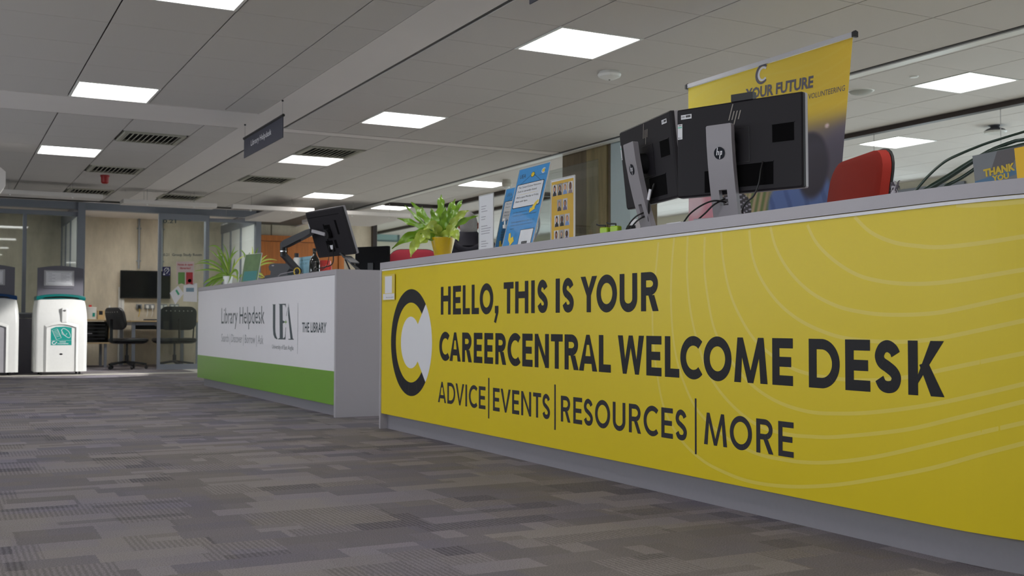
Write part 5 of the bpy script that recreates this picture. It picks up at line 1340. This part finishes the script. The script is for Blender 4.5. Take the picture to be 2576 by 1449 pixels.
# ================================================================== RECYCLING BINS
BINW = mat('white_bin_plastic', S(222,222,220), .32); TEAL = mat('teal_plastic', S(0,98,96), .35); NVY = mat('navy_plastic', S(24,62,110), .35); TEALP = mat('teal_print', S(0,140,130), .4); BGR = mat('bin_grey_plastic', S(96,94,104), .45); LGR = mat('light_grey_plastic', S(168,166,172), .4)
def rec_bin(label, x, y, lid_m, pic_m, txt, wide=.66, white_door=True):
    t = thing('recycling_bin', label, 'bin', (x, y, 0), 0, 'white recycling bins')
    a = wide/2; zb, zt = .045, 1.03
    def sec(z):   # half width, front y
        f = max(0, (z-.70)/(zt-.70)); return a*(1-.10*f**2.2), -.02*0+.10*f**2.0
    # body with an arched opening in front, built as outer shell plus side piers and header
    dw = .185; dh = .70
    mb = MB(); Z = [zb,.2,.4,.6,.70,.80,.88,.95,1.0,zt]
    rings = []
    for z in Z:
        hw, fy = sec(z); r = .05
        o = [(hw-r+r*cos(q_), fy+r-r*sin(q_)*1.0) for q_ in (0, pi/6, pi/3, pi/2)]
        ring = [(px_, py_, z) for px_, py_ in o]+[(-px_, py_, z) for px_, py_ in o[::-1]]+[(-hw, .50, z),(hw, .50, z)]
        rings.append(ring)
    mb.loft(rings); mb.build('body', BINW, t, True)
    # proud frame around the recessed door
    fr = MB(); arch = [(-dw-.03, zb), (-dw-.03, dh-.03)]+[(-(dw+.03)+(2*dw+.06)*i/10, dh-.03+.045*sin(pi*i/10)) for i in range(1, 10)]+[(dw+.03, dh-.03), (dw+.03, zb)]
    inn_ = [(-dw, zb), (-dw, dh-.06)]+[(-dw+2*dw*i/10, dh-.06+.04*sin(pi*i/10)) for i in range(1, 10)]+[(dw, dh-.06), (dw, zb)]
    for i in range(len(arch)-1):
        A_, B_, C_, D_ = arch[i], arch[i+1], inn_[i+1], inn_[i]
        fr.add([(A_[0],-.003,A_[1]),(B_[0],-.003,B_[1]),(C_[0],-.028,C_[1]),(D_[0],-.028,D_[1]),(C_[0],.0,C_[1]),(D_[0],.0,D_[1])], [(0,1,2,3),(3,2,4,5)])
    fr.build('door_surround', BINW, t)
    mb = MB(); mb.prism([(x_, -.006, z_) for x_, z_ in inn_], (0,.006,0)); dr = mb.build('door', BINW if white_door else LGR, t)
    k_ = MB().lathe([(0,-.004),(.022,-.003),(.022,.0)], n=16, sy=.5).build('lock', CHRM, dr); k_.matrix_local = Matrix.Translation((0,-.006,.28)) @ Matrix.Rotation(pi/2, 4, 'X')
    mb = MB(); mb.bbox((-.005,-.022,.70),(.075,.03,.90), .012); la_ = mb.build('latch_cover', BINW, t)
    k_ = MB().lathe([(0,0),(.02,0),(.02,.006),(0,.008)], n=14, sy=.6).build('lock', CHRM, la_); k_.matrix_local = Matrix.Translation((.035,-.022,.865)) @ Matrix.Rotation(pi/2, 4, 'X')
    if pic_m:
        pc = [(-.13,.48+.0),(-.13,.62),( -.07,.645),(.05,.65),(.13,.635),(.13,.40),(-.13,.40)]
        flat('sticker', [[(x_, -.0075, z_) for x_, z_ in pc]], pic_m, dr)
        sk_ = []
        sk_ += stroke([(-.115,.60),(-.05,.62),(-.0,.50),(-.06,.475)], .005, True)
        for i in range(5): sk_ += stroke([(-.098+.008*i,.582-.018*i),(-.045+.008*i,.598-.018*i)], .003)
        sk_ += stroke(catmull([(0,.60),(.03,.625),(.09,.585),(.115,.52),(.09,.50),(.04,.535),(.0,.60)],4), .005)+stroke([(.005,.60),(.01,.55),(.05,.525),(.07,.56)], .004)
        flat('pictogram', [[(x_, -.0085, z_) for x_, z_ in q_] for q_ in sk_], WHT, dr)
        flat('rule', [[(x_, -.0085, z_) for x_, z_ in rect(-.125,.462,.125,.464)]], WHT, dr)
        lp_ = ell(-.09,.432,.026,.024,rad(60),rad(350),.009,20)+[[(-.062,.448),(-.048,.438),(-.070,.425)]]
        flat('loop_mark', [[(x_, -.0085, z_) for x_, z_ in q_] for q_ in lp_], WHT, dr)
        for s_, xx, zz, w_ in ((txt[0], -.02, .440, .075), (txt[1], -.045, .416, .135)):
            flat('lettering', mapf(textfit(s_, xx, zz, w_, .013, .03), lambda u, v: (u, -.0085, v)), WHT, dr)
    # lid: coloured ring with a dark posting slot
    mb = MB(); hw, fy = sec(zt)
    def lidp(o, z): return [(x_, fy+.0+yy_-o, z+.03*(1-(x_/hw)**2)) for x_, yy_ in [(-hw-o*.4+(2*hw+o*.8)*i/12, 0) for i in range(13)]]+[(hw+o*.4,.49,z),(-hw-o*.4,.49,z)]
    mb.loft([lidp(.02,zt-.025), lidp(.03,zt), lidp(.02,zt+.025), lidp(.0,zt+.03)]); ld_ = mb.build('lid', lid_m, t)
    flat('slot', [[(x_, fy-.0325+.004, z_) for x_, z_ in [(-.24,zt-.006),(-.2,zt+.012),(0,zt+.030),(.2,zt+.012),(.24,zt-.006),(0,zt+.008)]]], BLKG, ld_)
    # tall sign board behind
    mb = MB(); bp = [(-.29,zt+.02),(-.29,1.44)]+[(-.29+.58*i/10,1.44+.035*sin(pi*i/10)) for i in range(1,10)]+[(.29,1.44),(.29,zt+.02)]
    mb.prism([(x_, .20, z_) for x_, z_ in bp], (0,.05,0)); bd = mb.build('sign_board', BGR, t)
    MB().box((-.21,.190,1.20),(.17,.2,1.41)).build('notice_frame', LGR, bd)
    flat('notice_sheet', [[(x_, .189, z_) for x_, z_ in rect(-.185,1.215,.145,1.395)]], PAPER, bd)
    flat('notice_border', [[(x_, .1885, z_) for x_, z_ in q_] for q_ in stroke([(-.175,1.225),(.135,1.225),(.135,1.385),(-.175,1.385)], .004, True)], mat('grey_green_print', S(90,110,110), .5), bd)
    flat('notice_print', [[(x_, .1885, z_) for x_, z_ in rect(-.16+.16*(i % 2), 1.365-.022*(i//2), -.16+.16*(i % 2)+.05+.02*((i*3) % 4), 1.369-.022*(i//2))] for i in range(12)], mat('faint_print', (0,0,0)), bd)
    mb = MB(); mb.box((-.21,.188,1.165),(.17,.2,1.18)); mb.build('ledge', BGR, bd)
    for sx in (-.24, .24): k_ = MB().lathe([(0,-.012),(.022,-.012),(.022,.012),(0,.012)], n=14).build('castor', BLK, t); k_.matrix_local = Matrix.Translation((sx,.05,.0225)) @ Matrix.Rotation(pi/2, 4, 'Y')
    for sx in (-.24, .24): k_ = MB().lathe([(0,-.012),(.022,-.012),(.022,.012),(0,.012)], n=14).build('castor', BLK, t); k_.matrix_local = Matrix.Translation((sx,.44,.0225)) @ Matrix.Rotation(pi/2, 4, 'Y')
    return t
rec_bin('white recycling bin with teal lid and teal mixed recyclables sticker', 1.475, 15.80, TEAL, TEALP, ('mixed', 'recyclables'))
rec_bin('white recycling bin with navy lid, cut by the left photo edge', .62, 15.85, NVY, None, None, .68, False)
t = thing('waste_bin', 'dark grey tapered plastic bin squeezed behind the teal lidded bin', 'bin', (1.07, 16.60, 0))
MB().loft([[(x_*k_, y_*k_, z_) for x_, y_ in ((-.17,-.2),(.17,-.2),(.17,.2),(-.17,.2))] for z_, k_ in ((0,.68),(.72,1.0),(.76,1.04))]).build('body', BGR, t)
MB().loft([[(x_*k_, y_*k_, z_) for x_, y_ in ((-.18,-.21),(.18,-.21),(.18,.21),(-.18,.21))] for z_, k_ in ((.765,1.0),(.82,.96),(.84,.7))]).build('lid', DGREY, t)

# ================================================================== STUDY ROOM BEHIND THE GLASS
WY = 19.3
def PW(x, y, Y=WY-.04): return onY(x, y, Y)
a, b = PW(302,680), PW(427,752)
cx_, cz_ = (a.x+b.x)/2, (a.z+b.z)/2; w, h = b.x-a.x, a.z-b.z
t = thing('television', 'black wall-mounted television on the concrete wall', 'television', (cx_, WY-.08, cz_))
MB().bbox((-w/2,-.02,-h/2),(w/2,.02,h/2), .006).build('casing', BLK, t); MB().box((-w/2+.012,-.0215,-h/2+.02),(w/2-.012,-.0202,h/2-.012)).build('screen', BLKG, t); MB().box((-.15,.02,-.1),(.15,.06,.1)).build('wall_bracket', DGREY, t)
GALV = mat('galvanised_steel', S(150,154,158), .4, .6)
for (xp, y0, y1, lb) in ((351,537,680,'galvanised conduit rising from the top of the television'),(409,560,690,'second galvanised conduit seen through the glass door')):
    p0, p1 = PW(xp,y0), PW(xp,y1); t = thing('conduit', lb, 'pipe', (p0.x, WY-.03, 0))
    MB().tube([(0,0,1.62),(0,0,2.60)], .018, 12).build('tube', GALV, t, True)
    for z in (1.75, 2.3): MB().box((-.035,-.008,z-.012),(.035,.03,z+.012)).build('saddle', GALV, t)
p0, p1 = PW(295,722), PW(314,885)
t = thing('cable_trunking', 'white vertical cable trunking left below the television', 'trunking', ((p0.x+p1.x)/2, WY-.03, 0)); MB().box((-.045,-.02,0),(.045,.03,p0.z)).build('cover', WHTP, t); MB().box((-.003,-.022,0),(.003,-.02,p0.z)).build('seam', LGR, t)
for k, (xa, xb) in enumerate(((343,357),(364,389),(400,421),(427,450))):
    p0, p1 = PW(xa,765), PW(xb,778)
    w = p1.x-p0.x; h = p0.z-p1.z
    t = thing('wall_socket', ['steel data socket with yellow and grey leads, leftmost in the row','steel twin socket with two white plugs','steel twin socket half behind the door stile','steel twin socket at the right end of the row'][k], 'socket', ((p0.x+p1.x)/2, WY-.02, (p0.z+p1.z)/2), 0, 'wall sockets below the television')
    MB().bbox((-w/2,-.02,-h/2),(w/2,.02,h/2), .004).build('faceplate', CHRM if 0 else GALV, t)
    for sx in ((-.25,.25) if k else (0,)):
        MB().bbox((sx*w-.022,-.055,-.03),(sx*w+.022,-.02,.025), .006).build('plug', WHTP if k else BLK, t)
        MB().tube([(sx*w,-.04,-.03),(sx*w+.005,-.05,-.10),(sx*w-.01,-.03,-.17)], .006, 6).build('lead', mat('yellow_lead', S(216,180,60), .4) if k == 0 else WHTP, t)
# desk with grey frame
p0, p1 = onY(316,800,18.3), onY(490,812,18.3); g0 = onY(340,930,17.75)
t = thing('study_desk', 'pale desk with square grey metal frame legs below the television', 'desk', ((p0.x+p1.x)/2, 18.4, 0)); w = p1.x-p0.x
MB().bbox((-w/2-.0,-.62,.715),(w/2+.0,.75,.74), .004).build('top', PALEWOOD, t)
for s_ in (-1, 1):
    mb = MB(); x_ = s_*(w/2-.05)
    mb.box((x_-.025,-.60,0),(x_+.025,-.55,.715)); mb.box((x_-.025,.66,0),(x_+.025,.71,.715)); mb.box((x_-.025,-.55,.665),(x_+.025,.66,.715)); mb.build('leg_frame', FRAME, t)
MB().box((-w/2+.08,-.60,.665),(w/2-.08,-.56,.715)).build('front_rail', FRAME, t)
MB().box((-w/2+.08,-.2,.60),(w/2-.25,-.16,.70)).build('cable_tray', BLK, t)
tag(MB().bbox((3.0,18.6,.741),(3.62,18.74,.765), .004).build('keyboard', BLK), 'black keyboard lying at the back of the study desk', 'keyboard')
# low cabinet/shelf on the left with a black printer, tub, card box, bottle
p0, p1 = onY(190,803,18.5), onY(274,803,18.5)
w = .88; t = thing('side_table', 'pale two-tier side table at the left of the study room', 'table', (p1.x-w/2, 18.5, 0)); zt = p0.z; zl = onY(250,861,18.5).z
MB().bbox((-w/2,-.3,zt-.022),(w/2-.0,.35,zt), .003).build('top', PALEWOOD, t); MB().bbox((-w/2,-.3,zl-.02),(w/2+.02,.35,zl), .003).build('shelf', PALEWOOD, t)
for s_ in (-1, 1):
    for y_ in (-.27, .30): MB().box((s_*(w/2-.08)-.02,y_,0),(s_*(w/2-.08)+.02,y_+.04,zl-.02)).build('leg', FRAME, t)
    MB().box((s_*(w/2-.02)-.01,-.28,zl),(s_*(w/2-.02)+.01,.33,zt-.022)).build('side_panel', PALEWOOD, t)
tx = t.location.x
t = thing('media_box', 'black equipment box with a thin light strip on the lower shelf', 'box', (tx, 18.5, zl+.001)); hh3 = zt-zl-.04
MB().bbox((-w/2+.05,-.26,0),(w/2-.05,.3,hh3), .008).build('case', BLKG, t)
for k in range(5): MB().box((-w/2+.07,-.266,hh3*(.15+.17*k)),(w/2-.09,-.26,hh3*(.15+.17*k)+.018)).build('slat', BLK, t)
MB().box((-.12,-.268,hh3*.42),(.16,-.266,hh3*.45)).build('light_strip', LGR, t)
q_ = onY(228,800,18.4); t = thing('wipes_tub', 'white tub with teal label and red flap on the side table', 'tub', (q_.x, 18.4, zt+.001))
MB().lathe([(0,0),(.075,0),(.085,.17),(.088,.172),(.088,.19),(0,.195)], n=26).build('body', WHTP, t, True); MB().box((-.03,-.03,.19),(.01,.03,.225)).build('flap', mat('red_plastic', (0,0,0)), t)
flat('label', [[(.0868*sin(a_), -.0868*cos(a_), z_) for a_, z_ in q__] for q__ in [[(.2,.04),(.7,.04),(.7,.10),(.2,.10)]]], TEALP, t)
q_ = onY(247,800,18.45); t = thing('card_box', 'small kraft card box with black patch beside the white tub', 'box', (q_.x+.04, 18.45, zt+.001)); MB().bbox((-.055,-.05,0),(.055,.05,.14), .004).build('carton', mat('kraft_card', S(196,168,124), .8), t); MB().box((-.035,-.052,.07),(.02,-.05,.13)).build('label', BLK, t)
q_ = onY(265,800,18.4); t = thing('pump_bottle', 'clear hand gel bottle with white top on the side table', 'bottle', (q_.x+.06, 18.4, zt+.001)); MB().lathe([(0,0),(.032,0),(.032,.13),(.014,.16)], n=18).build('body', mat('clear_gel_bottle', S(196,200,198), .15), t, True); MB().lathe([(.016,.158),(.016,.19),(.006,.2),(.006,.225),(0,.226)], n=14).build('pump', WHTP, t, True)
# swivel chairs of the study room
swivel_chair('study_chair', 'black plastic swivel chair seen side-on at the left of the study desk', .93, BLK, loc=(onY(318,900,17.5).x, 17.46, 0), rz=rad(115), bw=.46, bh=.34, tilt=rad(14), perf=True, group='study room chairs')
swivel_chair('study_chair', 'black perforated swivel chair seen square-on through the glass door', .95, BLK, loc=(onY(440,900,17.4).x, 17.45, 0), rz=rad(184), bw=.56, bh=.36, tilt=rad(8), perf=True, arms=True, group='study room chairs')
# round downlight, and panels added out of sight to brighten the study rooms
dl = onZ(244, 524, ZC)
t = thing('downlight', 'round glowing downlight inside the study room', 'light', (dl.x, min(dl.y, 18.6), ZC)); MB().lathe([(0,-.012),(.10,-.012),(.10,-.004)], n=28).build('diffuser', LIGHT, t); MB().lathe([(.10,-.016),(.125,-.01),(.125,0)], n=28).build('rim', WHTM, t)
for x_, lb in ((2.2,'added hidden light panel inside the glazed study room, left one'),(2.9,'added hidden light panel inside the glazed study room, middle one'),(3.6,'added hidden light panel inside the glazed study room, right one'),(.75,'added hidden light panel inside the neighbouring study room, right one'),(-.6,'added hidden light panel inside the neighbouring study room, left one')): light_unit(x_, 17.42, ZC, lb)
# stickers and notices on the glass door
GY = PY-.135
def onglass(name, label, cat, pts, m_, z=0):
    P_ = [onY(x_, y_, GY) for x_, y_ in pts]; c = sum(P_, Vector())/len(P_)
    t = thing(name, label, cat, (c.x, GY, c.z)); MB().prism([(p_.x-c.x, 0, p_.z-c.z) for p_ in P_], (0,.0008,0)).build('sheet', m_, t)
    return t, c
def gp(t, c, nm, polys, m_): return flat(nm, [[(onY(x_, y_, GY).x-c.x, -.0008, onY(x_, y_, GY).z-c.z) for x_, y_ in q__] for q__ in polys], m_, t)
t, c = onglass('door_sticker', 'small navy sticker with a white ear symbol on the glass door', 'sticker', [(409,671),(429,671),(429,694),(409,694)], mat('navy_sticker', S(28,26,84), .4))
gp(t, c, 'symbol', stroke(catmull([(413,681),(416,675),(422,675),(425,680),(421,685),(419,689)],4), 1.6)+[disc(413,690,2.6,2.2,12)]+stroke([(412,686),(425,674)], .9)+[disc(426,690,1,1,8)], WHT)
t, c = onglass('notice', 'notice with green and red ribbon panels on the glass door', 'notice', [(444,658),(488,658),(488,716),(444,716)], mat('pink_tint_paper', S(206,186,186), .6))
gp(t, c, 'green_panel', [[(448,685),(465,685),(465,716),(456.5,713),(448,716)]], mat('leaf_green_print', S(104,150,80), .5)); gp(t, c, 'red_panel', [[(468,685),(485,685),(485,716),(476.5,713),(468,716)]], mat('brick_red_print', S(178,50,58), .5))
gp(t, c, 'emblem', [disc(477,706,5,4.4,14)], LGR)
t_ = textfit('Noise zone', 0, 0, 1, 1)
def gtxt(t, c, s_, x0, x1, yb_, cap, m_):
    f = textfit(s_, 0, 0, 1, 1, .02); gp(t, c, 'lettering', [[(x0+(x1-x0)*u, yb_-cap*v) for u, v in q__] for q__ in f], m_)
RP = mat('red_print', S(190,60,70), .5)
gtxt(t, c, 'Noise in open', 447, 485, 668, 5, RP); gtxt(t, c, 'libraries?', 453, 480, 677, 5, RP)
t, c = onglass('notice', 'white sheet hung at an angle with a green heading on the glass door', 'notice', [(427,737),(448,719),(462,738),(441,766)], PAPER)
gp(t, c, 'heading', [[(441,731),(445,728),(452,740),(448,743)]], mat('green_heading', S(60,160,120), .5))
t, c = onglass('notice', 'white sheet with a small building picture on the glass door', 'notice', [(462,718),(496,712),(496,760),(461,758)], PAPER)
gp(t, c, 'picture', [rect(468,724,488,734)], mat('blue_picture', S(120,146,166), .5, var=.3, scale=60))
t = thing('door_lettering', 'dark lettering 0.21 Group Study Room on the glass door', 'lettering', (0,GY,0)); c = Vector((0,0,0))
gtxt(t, c, '0.21', 410, 443, 561, 9, LTXT); gtxt(t, c, '0.21  Group Study Room', 411, 508, 644, 6.5, LTXT)
# ceiling strip lights seen mirrored are left to the glass itself

# ================================================================== BEHIND AND RIGHT OF THE YELLOW DESK
# green hole punches / clamps near the column
LIME = mat('lime_plastic', S(168,206,40), .35)
for k, (xp, lb) in enumerate(((1500,'lime and black clamp lamp-like stapler, leftmost by the column foot'),(1517,'second lime and black stapler beside the first one'))):
    p = rd(xp, 590, 5.0); t = thing('stapler', lb, 'stapler', (p.x+.05, p.y-.03*k, HT), .4); z0 = rd(xp, 566-(3 if k else 0), 5.0).z-HT
    MB().bbox((-.018,-.022,0),(.018,.022,z0*.8), .004).build('body', LIME, t); MB().tube([(0,0,z0*.8),(.0,.0,z0),(0,.035,z0+.002),(0,.05,z0+.008)], .004, 8).build('lever', BLK, t, True); MB().bbox((-.02,-.03,0),(.02,.04,.008), .003).build('base', BLK, t)
p = rd(1536, 590, 5.0); t = thing('tape_dispenser', 'black tape dispenser left of the left monitor stand', 'dispenser', (p.x+.10, p.y-.04, HT), .6)
MB().loft([[(x_, y_, z_) for x_, z_ in ((-.05,0),(.05,0),(.055,.03),(.03,.052),(.0,.058),(-.03,.045),(-.055,.02))] for y_ in (-.02,.02)]).build('body', BLK, t); k_ = MB().lathe([(.018,-.012),(.03,-.012),(.03,.012),(.018,.012)], n=20).build('roll', PAPER, t); k_.matrix_local = Matrix.Translation((0,-.009,.045)) @ Matrix.Rotation(pi/2, 4, 'X')
# far end: bent green tubes of a planter frame, card, yellow card edge
DGN = mat('dark_green_tube', S(34,56,44), .35, coat=.4)
zf = 3.35
def px_path(pts, d0, d1): return [rd(x_, y_, d0+(d1-d0)*i/(len(pts)-1)) for i, (x_, y_) in enumerate(pts)]
t = thing('tubular_frame', 'dark green bent tube chair frame rising behind the right end of the desk', 'frame', (0,0,0))
for pts, ra, rb_ in ((((2300,488),(2306,477),(2337,441),(2375,408),(2414,388),(2472,364),(2520,348),(2576,331),(2650,308)),.0045,.0045),(((2322,486),(2337,474),(2385,445),(2433,414),(2472,391),(2501,375),(2549,356),(2576,351),(2650,340)),.0110,.0055),(((2368,478),(2383,466),(2414,450),(2452,425),(2472,410),(2481,395),(2510,379),(2576,364),(2650,350)),.0060,.0066)):
    P = catmull([tuple(v) for v in px_path(pts, 3.62, 3.42)], 6); MB().tube(P, ra, 12, rb_).build('tube', DGN, t, True)
MB().tube([rd(2474,390,3.46), rd(2481,416,3.46)], .012, 12).build('clip', mat('translucent_clip', S(120,128,120), .3), t, True)
# the frame's lower ends stand on the countertop behind the edge
for (x_, y_, r_) in ((2300,488,.0042),(2322,486,.0095),(2368,478,.0055)):
    p = rd(x_, y_, 3.62); MB().tube([p, Vector((p.x+.005, p.y, HT))], r_*1.1, 10).build('foot_tube', DGN, t)
a, b, c_, d_ = [rd(x_, y_, dd) for x_, y_, dd in ((2455,384,3.45),(2576+40,350,3.3),(2576+40,462,3.3),(2455,470,3.45))]
t = thing('thank_you_card', 'standing card with yellow THANK YOU lettering at the right photo edge', 'card', mw=frame(((a.x+b.x)/2, (a.y+b.y)/2, HT), b-a))
w = (Vector((b.x,b.y))-Vector((a.x,a.y))).length; h = a.z-HT
MB().box((-w/2,0,0),(w/2,.002,h)).build('sheet', mat('grey_blue_card', S(112,116,122), .5, var=.12, scale=14), t)
flat('print', [[(x_, -.0006, z_) for x_, z_ in [(-w/2,h*.40),(w*.5,h*.58),(w*.5,h*.46),(-w*.1,h*.33),(-w/2,h*.24)]]], mat('mid_blue_print', S(66,106,140), .5, var=.2, scale=30), t)
flat('print', [[(x_, -.0006, z_) for x_, z_ in [(-w*.1,h*.99),(w*.3,h*.99),(w*.1,h*.6),(-w*.25,h*.5)]]], mat('charcoal_card', S(84,80,84), .5), t)
bz = rd(2480,442,3.45).z-HT; cp = 17/FPX*3.42; sl_ = .03
flat('lettering', mapf(textfit('THANK', 0, 0, w*.50, cp, .05), lambda u, v: (-w/2+w*.155+u, -.0012, bz+v+u*sl_)), mat('mustard_print', S(200,172,30), .5), t)
flat('lettering', mapf(textfit('YOU', 0, 0, w*.27, cp*.75, .05), lambda u, v: (-w/2+w*.28+u, -.0012, bz-cp*.95+v+u*sl_)), MATS['mustard_print'], t)
p = rd(2590, 400, 3.2); t = thing('menu_card', 'bright yellow card cut by the right photo edge', 'card', mw=frame((p.x, p.y, HT), b-a)); p2 = rd(2563, 366, 3.2)
MB().box((-.033,-.003,0),(.12,.0,p2.z-HT)).build('sheet', mat('bright_yellow_card', S(232,184,10), .5), t); MB().box((-.033,0,0),(.12,.05,.003)).build('foot', MATS['bright_yellow_card'], t)
# crumpled zebra-like grey bundle
p = rd(2250, 478, 3.9); t = thing('feather_duster', 'grey and white tufted bundle just right of the orange-red chair', 'duster', (p.x, p.y, HT))
random.seed(3); GW = mat('tuft_grey', S(96,90,98), .8, var=.5, scale=260)
zt = rd(2256, 452, 3.9).z-HT; k = 3.9/FPX
mb = MB()
for i in range(46):
    a_ = random.random()*2*pi; r0 = random.uniform(.0, 10*k); z0 = random.uniform(0, zt*.8); L = random.uniform(.6,1.1)*9*k
    P = [(r0*cos(a_), r0*sin(a_), z0), ((r0+L*.6)*cos(a_+.3), (r0+L*.6)*sin(a_+.3), z0+zt*.16), ((r0+L)*cos(a_+.1), (r0+L)*sin(a_+.1), z0+zt*random.uniform(.0,.2))]
    mb.tube(catmull(P, 3), .0035, 5, .001)
o = mb.build('tuft', GW, t, True); tag(o, kind='stuff'); MB().lathe([(0,0),(9*k,0),(10*k,zt*.4),(7*k,zt*.8),(0,zt)], n=16).build('core', mat('tuft_pale', S(190,186,194), .8, var=.2, scale=200), t, True)
# glass cabinet pane and far furniture
q0, q1 = onY(966, 573, 21.5), onY(1062, 603, 21.5)
t = thing('whiteboard', 'framed pale teal board on the far cream wall behind the fern', 'board', ((q0.x+q1.x)/2, 22.95, (q0.z+q1.z)/2+.08)); w, h = (q1.x-q0.x)*1.07, (q0.z-q1.z)*1.05
MB().box((-w/2,0,-h/2),(w/2,.02,h/2)).build('surface', mat('pale_teal', S(140,168,166), .4), t)
mb = MB(); mb.box((-w/2-.03,-.02,-h/2-.03),(w/2+.03,.02,-h/2)); mb.box((-w/2-.03,-.02,h/2),(w/2+.03,.02,h/2+.03)); mb.box((-w/2-.03,-.02,-h/2),(-w/2,.02,h/2)); mb.box((w/2,-.02,-h/2),(w/2+.03,.02,h/2)); mb.build('frame', mat('grey_green_print', (0,0,0)), t)
# white shelving unit and glass screen seen between the signs
t = thing('shelving_unit', 'white open shelving far behind the signs on the yellow desk', 'shelves', (9.6, 15.0, 0), rad(-20))
for z in (.3,.7,1.1,1.5): MB().box((-1.6,-.2,z),(1.6,.2,z+.03)).build('shelf', WHTM, t)
for x_ in (-1.6,-.53,.53,1.6): MB().box((x_-.02,-.2,0),(x_+.02,.2,1.55)).build('upright', WHTM, t)
p = onX(1247, 540, 4.6)
t = thing('glass_screen', 'clear glass screen standing behind the desk fan', 'screen', (4.6, 8.6, 0), 0)
MB().box((-.005,-1.3,.75),(.005,.0,2.0)).build('pane', GLASS, t); MB().box((-.007,0,.75),(.007,.008,2.0)).build('edge', mat('pale_glass_edge', S(170,196,190), .2), t)
for y_ in (-1.2,-.1): MB().box((-.03,y_-.02,0),(.03,y_+.02,.76)).build('post', FRAME, t)
print('built', len(bpy.data.objects))
